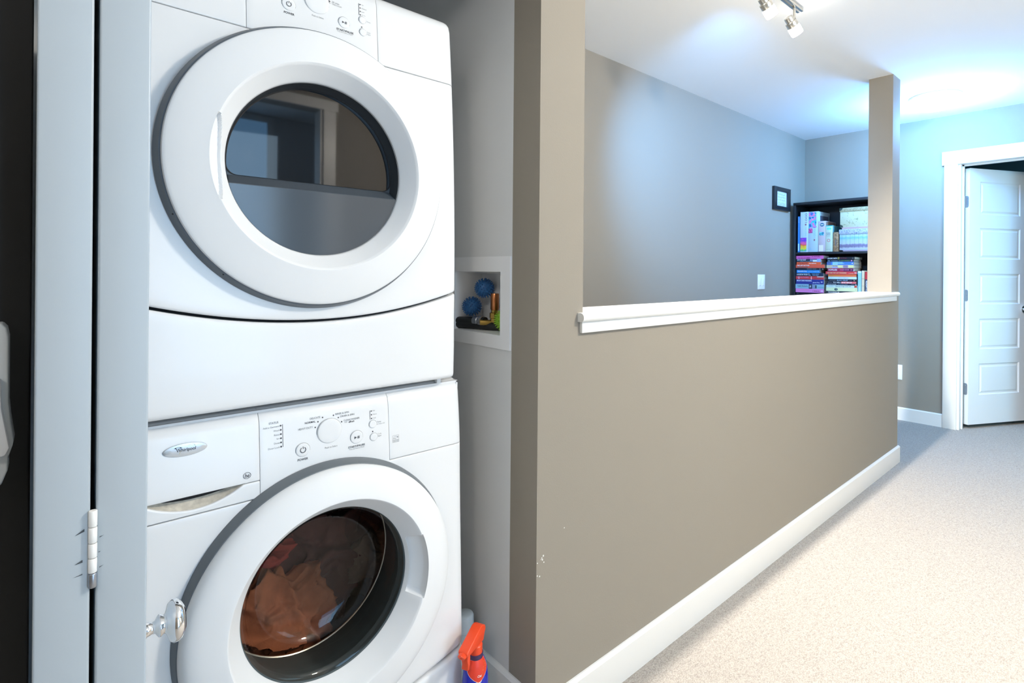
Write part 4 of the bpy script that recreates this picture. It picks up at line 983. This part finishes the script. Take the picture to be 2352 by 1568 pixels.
right = [
 ('black paperback topmost in the right stack', (25, 26, 38), 0.010, 1.526, 1.737, 0.20, [('GRAEME SMITH', .02, .38, .46, 'w'), ('The Dogs', .48, .72, .46, 'd', .3), ('ii', .92, .96, .3, 'o')], [(.40, .46, .15, .95, (150, 140, 70))]),
 ('dark teal paperback second from top in the right stack', (22, 46, 66), 0.014, 1.534, 1.735, 0.19, [('PHIL', .02, .11, .5, 'b'), ('THE HAPPIEST REFUGEE', .15, .40, .28, 'b'), ('TO HELP PEOPLE', .43, .86, .30, 'g')], [(.90, .95, .3, .75, (235, 170, 220))]),
 ('sky and deep blue paperback third from top in the right stack', (70, 120, 200), 0.010, 1.533, 1.738, 0.20, [('SECRET DAUGHTER', .30, .66, .34, 'b'), ('o', .93, .98, .34, 'w')], [(.0, .16, 0, 1, (80, 100, 150)), (.22, .42, .0, 1.0, (150, 200, 240)), (.42, .60, .3, 1.0, (120, 175, 230))]),
 ('tan patterned paperback fourth from top in the right stack', (205, 185, 150), 0.008, 1.531, 1.738, 0.195, [('The Help', .22, .40, .36, 'k', .5)], [(.20, .42, .05, .5, (170, 165, 205)), (.43, .59, .25, .95, (225, 220, 150)), (.62, .79, .1, .9, (150, 125, 150)), (.82, .99, .2, .95, (225, 220, 150)), (.605, .612, 0, 1, (240, 235, 220)), (.80, .807, 0, 1, (240, 235, 220))]),
 ('maroon paperback lettered HOPELESS in the right stack', (160, 34, 70), 0.008, 1.534, 1.731, 0.185, [('HOPELESS', .04, .38, .5, 'w'), ('COLLEEN HOOVER', .49, .84, .30, 'p'), ('nn', .90, .96, .3, 'p')], [(.62, 1.0, .0, .96, (95, 30, 70))]),
 ('red wide paperback with white capitals under the maroon one', (214, 64, 70), 0.0, 1.506, 1.743, 0.15, [('THE TIME THEY LAST WANDERED', .05, .68, .34, 'y'), ('a novel', .75, .90, .24, 'y', .2), ('o', .93, .99, .34, 'w')], []),
 ('thin orange paperback below the red one in the right stack', (236, 120, 72), 0.004, 1.510, 1.724, 0.15, [], [(.0, .42, .1, .9, (226, 128, 62))]),
 ('pale ice blue paperback below the orange one in the right stack', (205, 222, 236), 0.003, 1.508, 1.723, 0.15, [('LULLABIES FOR', .02, .22, .24, 'b'), ('LITTLE CRIMINALS', .36, .72, .34, 'o'), ('i', .87, .88, .3, 'b')], []),
 ('black paperback lettered BLACK VALLEY below the pale one', (20, 28, 46), 0.004, 1.511, 1.723, 0.15, [('CHARLOTTE GRAY', .04, .28, .26, 'o'), ('BLACK VALLEY', .32, .72, .46, 'b'), ('a novel', .76, .85, .22, 'o'), ('h', .92, .955, .5, 'y')], []),
 ('black and coral paperback lettered TO HELL AND BACK', (22, 30, 50), 0.003, 1.510, 1.727, 0.15, [('niki lauda', .02, .15, .3, 'o'), ('TO HELL', .19, .47, .62, 'w'), ('AND BACK', .49, .86, .62, 'w')], [(.48, 1.0, .04, .94, (236, 110, 110))]),
 ('thin black paperback fourth from bottom in the right stack', (18, 26, 48), 0.002, 1.505, 1.734, 0.15, [('AFRICAN TRILOGY', .02, .33, .44, 'w'), ('the complete series', .37, .70, .3, 'b'), ('author', .82, .93, .26, 'o')], [(.955, .985, .2, .6, (240, 240, 245))]),
 ('off white paperback with a red square at its right end', (206, 218, 208), 0.001, 1.501, 1.738, 0.15, [('Tom Robbins', .09, .24, .3, 'o', .45), ('Skinny Legs and All', .31, .80, .44, 'k', .25)], [(.905, .985, .12, .92, (196, 64, 44))]),
 ('thick cream book with a dark oval emblem in the right stack', (222, 226, 178), 0.0, 1.500, 1.738, 0.155, [('o', .935, .955, .14, 'k', .4)], []),
 ('black book at the very bottom of the right stack', (24, 34, 50), 0.001, 1.499, 1.736, 0.155, [('THE SCIENCE OF', .05, .42, .22, 'w', .66)], []),
]
for k, (lb, col, dx, y0, y1, dep, tx, bl) in enumerate(right):
    b_ = book(lb, col, SX+0.006+dx, y0, y1, ZR[k+1], ZR[k], dep, tx, bl)
    if k == 12:
        em = MB(); fe = lambda s, u: (SX+0.006+dx-0.0006, s, u)
        disc(em, fe, 1.6605, (ZR[12]+ZR[13])/2, 0.0135, 24, 0.0105); eo = em.build('oval_emblem', mat('dark_emblem', C(66, 84, 84), 0.5), b_)
        e2 = MB(); ring(e2, lambda s, u: (fe(s, u)[0]-0.0003, s, u), 1.6590, (ZR[12]+ZR[13])/2, 0.0035, 0.0050, 16, 0.3, 4.5, 1.2); tag(e2.build('emblem_figure', M_PAGES, eo), kind='stuff')
UPR = 'books standing at the right end of the second shelf'
book('pale blue hardback standing right of the stacks', (150, 205, 236), SX+0.004, 1.4725, 1.4965, 1.0118, 1.2210, 0.15, [('little bee stories', .30, .78, .30, 'b'), ('o', .88, .93, .4, 'p')], [(.0, .06, 0, 1, (235, 245, 250)), (.60, 1.0, .3, .7, (205, 225, 245))], True, UPR)
book('tan paperback standing between the pale blue and the red topped books', (224, 202, 170), SX+0.006, 1.4505, 1.4690, 1.0118, 1.2255, 0.14, [('o', .30, .33, .3, 'o')], [(.30, .31, 0, 1, (170, 150, 120)), (.58, .59, 0, 1, (170, 150, 120)), (.80, 1, .2, .8, (214, 170, 110))], True, UPR)
book('dark book with a red top standing furthest right beside the column', (58, 62, 84), SX+0.008, 1.4210, 1.4470, 1.0118, 1.2170, 0.14, [('REDEMPTION', .36, .84, .5, 'w')], [(.0, .30, 0, 1, (196, 56, 60)), (.92, 1.0, 0, 1, (70, 96, 66))], True, UPR)

# boxes on the upper shelf
ZU = 1.3848
def carton(name, label, cat, col, x, y0, y1, z0, z1, depth, art=(), texts=(), side=None, group='boxes on the top shelf of the bookcase', m=None):
    root = thing(name, label, cat, (x+depth/2, (y0+y1)/2, z0), group)
    bo = MB().box((x, y0, z0), (x+depth, y1, z1)).build('carton', m or mat('carton_card', C(*col), 0.45), root, bevel=0.001)
    fn = lambda s, u: (x-0.0004, y1-s*(y1-y0), z0+u*(z1-z0))
    for (a, b, c_, d_, mt) in art:
        q = MB(); rect(q, lambda s, u: (fn(s, u)[0]+0.0002, *fn(s, u)[1:]), a, c_, b, d_); q.build('printed_picture', mt, bo)
    by = {}
    for (s, a, b, c_, d_, ink, *vert) in texts:
        q = by.setdefault(ink, MB()); W_, H_ = y1-y0, z1-z0
        if vert:   # reading upwards
            pts, fs, tw, th = text_mb(s, (d_-c_)*H_, (b-a)*W_, 0.0, True)
            q.add([(x-0.0006, y1-b*W_+p[1], z0+c_*H_+p[0]) for p in pts], fs)
        else:
            put_text(q, s, lambda u, t: (x-0.0006, y1-u, z0+t), w=(b-a)*W_, h=(d_-c_)*H_, x=a*W_, z=c_*H_, bold=0.0004)
    for ink, q in by.items(): tag(q.build('lettering', INK[ink], bo), kind='stuff')
    if side:
        q = MB(); q.add([(x+depth*a, y0-0.0004, z0+(z1-z0)*c_) if 0 else (x+depth*a, y0-0.0004, z0+(z1-z0)*c_) for a, c_ in ((side[0], side[2]), (side[1], side[2]), (side[1], side[3]), (side[0], side[3]))], [(0, 1, 2, 3)])
        q.build('side_print', mat('side_print', C(*side[4]), 0.5), bo)
    return root
M_RAIN = stripe_mat('rainbow_art', [(0.0, C(60, 120, 220)), (0.12, C(90, 190, 110)), (0.3, C(240, 215, 50)), (0.5, C(245, 170, 60)), (0.62, C(240, 95, 50)), (0.78, C(235, 90, 150)), (1.0, C(110, 60, 190))], 'Z', 1.386, 1.485, 0.45, 0.5, 45)
M_SEA = cell_mat('sea_art', [C(60, 60, 140), C(70, 150, 220), C(60, 200, 235), C(235, 110, 170), C(245, 150, 190), C(70, 110, 190)], 34)
M_MAGA = cell_mat('magenta_art', [C(190, 40, 110), C(230, 110, 170), C(120, 40, 110)], 70)
M_PHOTO = cell_mat('teal_photo', [C(50, 130, 150), C(110, 200, 215), C(80, 90, 110)], 40)
x_ = SX+0.010
# thin blue volume leaning at the left
root = book('thin blue book leaning upright at the left end of the top shelf', (56, 130, 200), x_, 1.958, 1.9755, ZU, 1.700, 0.20, [('ATLAS', .03, .18, .4, 'b')], [(.76, .96, .1, .7, (190, 225, 240))], True, 'boxes on the top shelf of the bookcase')
carton('puzzle_box', 'white 1000 piece puzzle box with a rainbow picture at its foot', 'box', (198, 208, 216), x_, 1.888, 1.9545, ZU, 1.7365, 0.26,
       [(.02, .78, .02, .36, M_RAIN)], [('1000', .58, .88, .73, .97, 'o', 1), ('*', .55, .80, .655, .71, 'd', 1), ('PIECES', .62, .78, .40, .62, 'b', 1)])
carton('puzzle_box', 'white 1000 piece puzzle box with a pink and blue picture at its top', 'box', (188, 206, 216), x_, 1.806, 1.8875, ZU, 1.7345, 0.26,
       [(.04, .80, .595, .985, M_SEA), (.02, .42, .47, .585, M_MAGA)], [('1000', .50, .74, .34, .56, 'b', 1), ('*', .52, .72, .27, .32, 'd', 1), ('o', .08, .30, .04, .10, 'b')], (0.15, 0.85, 0.15, 0.9, (84, 86, 104)))
carton('puzzle_box', 'dusty pink puzzle box with a blue oval badge near its top', 'box', (204, 182, 186), x_-0.002, 1.7475, 1.8045, ZU, 1.648, 0.24,
       [(.12, .78, .53, .64, M_PHOTO), (.10, .70, .02, .22, mat('pale_pink_panel', C(238, 220, 228), 0.5))], [], (0.05, 0.95, 0.8, 0.98, (150, 112, 96)))
pb = MB(); disc(pb, lambda s, u: (x_-0.0028, s, u), 1.7745, 1.6160, 0.0175, 28, 0.0150)
pbo = pb.build('oval_badge', mat('blue_badge', C(44, 104, 140), 0.45), bpy.data.objects['puzzle_box.002'])
q = MB(); rect(q, lambda s, u: (x_-0.0032, s, u), 1.7630, 1.6125, 1.7860, 1.6195); tag(q.build('lettering', M_WHITEP, pbo), kind='stuff')
carton('puzzle_box', 'cream 500 piece puzzle box with a turquoise top band and a red seal', 'box', (204, 210, 190), x_-0.003, 1.692, 1.7460, ZU, 1.6060, 0.22,
       [(.0, 1.0, .97, 1.0, mat('turquoise_band', C(60, 200, 220), 0.5)), (.18, .82, .84, .92, mat('turquoise_print', C(110, 215, 230), 0.5))], [('500', .10, .70, .63, .74, 'o'), ('PIECES', .14, .66, .585, .61, 'o'), ('fine cut', .10, .72, .08, .10, 'o')], (0.02, 0.98, 0.5, 0.99, (96, 150, 156)))
sl = MB(); ring(sl, lambda s, u: (x_-0.0036, s, u), 1.7215, 1.4800, 0.0085, 0.0130, 24); sl.build('red_seal', mat('red_seal', C(214, 120, 120), 0.5), bpy.data.objects['puzzle_box.003'])
M_CORK = mat('cork_brown_card', C(150, 116, 84), 0.7, var=0.55, vscale=110)
carton('keepsake_box', 'small mottled brown box standing between the puzzles and the photo boxes', 'box', (150, 116, 84), x_, 1.648, 1.6870, ZU, 1.5480, 0.18, [(.40, .60, .30, .62, mat('slot_grey', C(110, 100, 100), 0.5))], [], None, m=M_CORK)
def storage_box(label, y0, y1, z0, z1, zl, depth, m_body, m_lid, corners):
    root = thing('storage_box', label, 'box', (x_+depth/2, (y0+y1)/2, z0), 'lidded photo boxes on the top shelf')
    MB().box((x_+0.004, y0+0.004, z0), (x_+depth, y1-0.004, zl+0.002)).build('body', m_body, root, bevel=0.001)
    MB().box((x_, y0, zl), (x_+depth+0.004, y1, z1)).build('lid', m_lid, root, bevel=0.0012)
    if corners:
        mc = mat('dull_metal_corner', C(70, 84, 78), 0.45, 0.6)
        for z, s in ((z0, 1), (z1, -1)):
            yy = y1-(0.004 if s > 0 else 0); xx = x_+(0.004 if s > 0 else 0); r = 0.024
            pts = [(0, 0)]+[(r*math.cos(PI/2*i/8), r*math.sin(PI/2*i/8)) for i in range(9)]
            MB().add([(xx-0.0008, yy+0.0008-a, z+s*b) for a, b in pts], [tuple(range(10))]).add([(xx-0.0008+a, yy+0.0008, z+s*b) for a, b in pts], [tuple(range(10))]).build('corner_guard', mc, root)
    return root
def flower_mat(name, base, spots, scale, thr):
    m = mat(name, base, 0.55); nt = m.node_tree; b = nt.nodes['Principled BSDF']
    tc = nt.nodes.new('ShaderNodeTexCoord'); n = nt.nodes.new('ShaderNodeTexNoise'); n.inputs['Scale'].default_value = scale; n.inputs['Detail'].default_value = 3; n.inputs['Distortion'].default_value = 1.5
    r = nt.nodes.new('ShaderNodeValToRGB'); r.color_ramp.elements[0].position = thr; r.color_ramp.elements[1].position = thr+0.06
    r.color_ramp.elements[0].color = (*base, 1); r.color_ramp.elements[1].color = (*spots, 1)
    nt.links.new(tc.outputs['Object'], n.inputs['Vector']); nt.links.new(n.outputs['Fac'], r.inputs['Fac']); nt.links.new(r.outputs['Color'], b.inputs['Base Color'])
    return m
storage_box('flat lilac storage box lying under the fence print box', 1.335, 1.6160, ZU, 1.3945, 1.3920, 0.24, mat('lilac_card', C(196, 180, 204), 0.5), mat('lilac_lid', C(190, 172, 196), 0.5), False)
M_BEACH = stripe_mat('dune_print', [(0.0, C(180, 192, 212)), (0.10, C(196, 202, 214)), (0.2, C(128, 118, 152)), (0.34, C(140, 134, 168)), (0.38, C(192, 204, 208)), (0.62, C(176, 200, 212)), (0.76, C(120, 186, 212)), (0.90, C(184, 208, 216)), (1.0, C(160, 188, 206))], 'Z', 1.397, 1.527, 0.45, 0.18, 60)
sb = storage_box('lidded storage box printed with a beach fence and dunes', 1.330, 1.6430, 1.3950, 1.5680, 1.5280, 0.24, M_BEACH, flower_mat('scroll_lid', C(186, 196, 212), C(122, 130, 166), 90, 0.53), False)
fp = MB()
for y in (1.620, 1.5895, 1.558, 1.5275, 1.4960, 1.4650, 1.434): rect(fp, lambda s, u: (x_+0.0036, s, u), y, 1.412, y+0.0014, 1.527)
tag(fp.build('printed_fence', mat('slate_ink', C(96, 104, 130), 0.5), sb), kind='stuff')
storage_box('thin pink gift box with a navy end lying between the two lidded boxes', 1.335, 1.6250, 1.5685, 1.5835, 1.5800, 0.22, mat('pink_card', C(222, 196, 204), 0.5), mat('pink_lid', C(220, 190, 200), 0.5), False)
storage_box('cream storage box with a leaf print and metal corners, on top of the pile', 1.330, 1.6400, 1.5840, 1.7460, 1.7150, 0.24, flower_mat('leaf_card', C(200, 206, 178), C(158, 164, 128), 42, 0.60), flower_mat('leaf_lid', C(178, 174, 142), C(158, 150, 118), 60, 0.5), True)

# ------------------------------------------------------------------ ceiling lights
M_LIT = mat('lit_lamp_glass', (0.9, 0.9, 0.9), 0.3, emit=(1.0, 0.93, 0.82), estr=24.0)
M_DOME = mat('lit_dome_glass', (0.9, 0.9, 0.9), 0.3, emit=(0.55, 0.85, 1.0), estr=9.0)
M_HALLG = mat('added_hall_dome_glass', (0.9, 0.9, 0.9), 0.3, emit=(1.0, 0.94, 0.85), estr=8.0)  # glowing glass of the added hall domes
def track_light():
    root = thing('track_light', 'brushed nickel track light with angled spot heads on the ceiling over the low wall', 'ceiling light', (2.10, 1.045, H))
    yb, zb = 1.045, 2.424
    MB().box((1.60, yb-0.014, zb-0.006), (2.596, yb-0.0035, zb+0.006)).box((1.60, yb+0.0035, zb-0.006), (2.596, yb+0.014, zb+0.006)).build('rail', M_NICKEL, root, bevel=0.001)
    MB().lathe([(0.065, 0.0), (0.065, -0.010), (0.058, -0.013), (0.0, -0.013)], (2.10, yb, H), 'Z', 40).box((2.08, yb-0.006, zb), (2.12, yb+0.006, H-0.010)).build('canopy', M_NICKEL, root)
    ax = Vector((0.64, -0.22, -0.72)).normalized()
    for x in (2.530, 2.275, 2.020, 1.765):
        ax = Vector((0.64, -0.22, -0.72)).normalized() if x != 2.020 else Vector((0.78, 0.48, -0.35)).normalized()   # one unseen head, added to wash the stairwell wall blue
        hc = Vector((x-0.042, yb-0.002, 2.338))
        MB().tube([(x, yb, zb+0.004), (x, yb, 2.372), (x-0.010, yb, 2.355), (x-0.030, yb-0.002, 2.345)], 0.0058, 12).build('stem', M_NICKEL, root, smooth=True)
        hd = MB().lathe([(0.0, -0.026), (0.018, -0.026), (0.0195, -0.024), (0.0195, -0.009), (0.0185, -0.0085), (0.0185, -0.003), (0.0240, -0.002), (0.0250, 0.000), (0.0250, 0.022), (0.024, 0.024)], hc, tuple(ax), 32, close=False).build('spot_head', M_NICKEL, root, smooth=True, sharp=0.5)
        MB().lathe([(0.0240, 0.023), (0.0265, 0.026), (0.0265, 0.058), (0.024, 0.064), (0.0, 0.066)], hc, tuple(ax), 32, close=False).build('glass_shade', M_LIT, hd, smooth=True)
        p = hc+ax*0.080
        lamp('track_spot_light', 'SPOT', tuple(p), TRACK_W, TRACK_C, target=tuple(p+Vector((0.21, -0.47, -0.855) if x < 2.5 else (0.27, -0.48, -0.83))), spot_size=math.radians(126), spot_blend=0.5, shadow_soft_size=0.028) if x != 2.020 else \
            lamp('track_spot_light', 'SPOT', tuple(p), WASH_W, WASH_C, target=(3.55, YS, 1.62), spot_size=math.radians(82), spot_blend=1.0, shadow_soft_size=0.03)  # cool lamp added out of frame to turn the stairwell wall blue
track_light()
def dome(name, label, c, R, Hd, m):
    root = thing(name, label, 'ceiling light', (c[0], c[1], H))
    MB().lathe([(R*0.90, 0.0), (R*0.93, -0.004), (R*0.93, -0.018), (R*0.90, -0.0215)], (c[0], c[1], H), 'Z', 64).build('base_ring', M_TRIM, root, smooth=True, sharp=0.5)
    MB().lathe([(R*0.95*math.cos(PI/2*i/12), -0.022-Hd*math.sin(PI/2*i/12)) for i in range(13)], (c[0], c[1], H), 'Z', 64, close=False).build('glass_shade', m, root, smooth=True)
dome('dome_light_fixture', 'glowing round flush dome light on the ceiling beyond the column', (4.58, 0.93), 0.165, 0.075, M_DOME)
dome('added_hall_dome', 'added round flush dome light, unseen on the ceiling behind the camera', (-1.05, -0.45), 0.17, 0.075, M_HALLG)  # out of view, added for its light
dome('added_hall_dome', 'added round flush dome light, unseen on the ceiling of the near hall', (1.90, -0.60), 0.17, 0.075, M_HALLG)  # likewise added, lights the machines from outside the frame

# added, unseen glowing windows: daylit room across the hall, and landing right wall
def window(name, label, x0, x1, z0, z1, y, emit, strength, ym):
    wf = MB(); xm = (x0+x1)/2
    for a, b in (((x0-0.05, y, z0-0.05), (x0, y+0.02, z1+0.05)), ((x1, y, z0-0.05), (x1+0.05, y+0.02, z1+0.05)), ((x0, y, z0-0.05), (x1, y+0.02, z0)), ((x0, y, z1), (x1, y+0.02, z1+0.05)), ((xm-0.015, ym, z0), (xm+0.015, ym+0.02, z1))): wf.box(a, b)
    wo = struct(name, wf, M_TRIM, label=label)
    for a, b in ((x0, xm-0.015), (xm+0.015, x1)):
        MB().add([(a, ym+0.004, z0), (b, ym+0.004, z0), (b, ym+0.004, z1), (a, ym+0.004, z1)], [(0, 1, 2, 3)]).build('pane', mat('daylit_pane', (0.5, 0.6, 0.7), 0.1, emit=emit, estr=strength), wo)
window('added_window_1', 'white framed window added in the unseen room across the hall', 0.50, 1.28, 0.15, 2.38, -2.4, (0.22, 0.55, 1.0), 3.2, -2.4)
window('added_window_2', 'white framed landing window added out of view in the right hall wall', 2.65, 3.55, 0.8, 2.1, YR, (0.45, 0.85, 1.0), 2.0, YR-0.08)
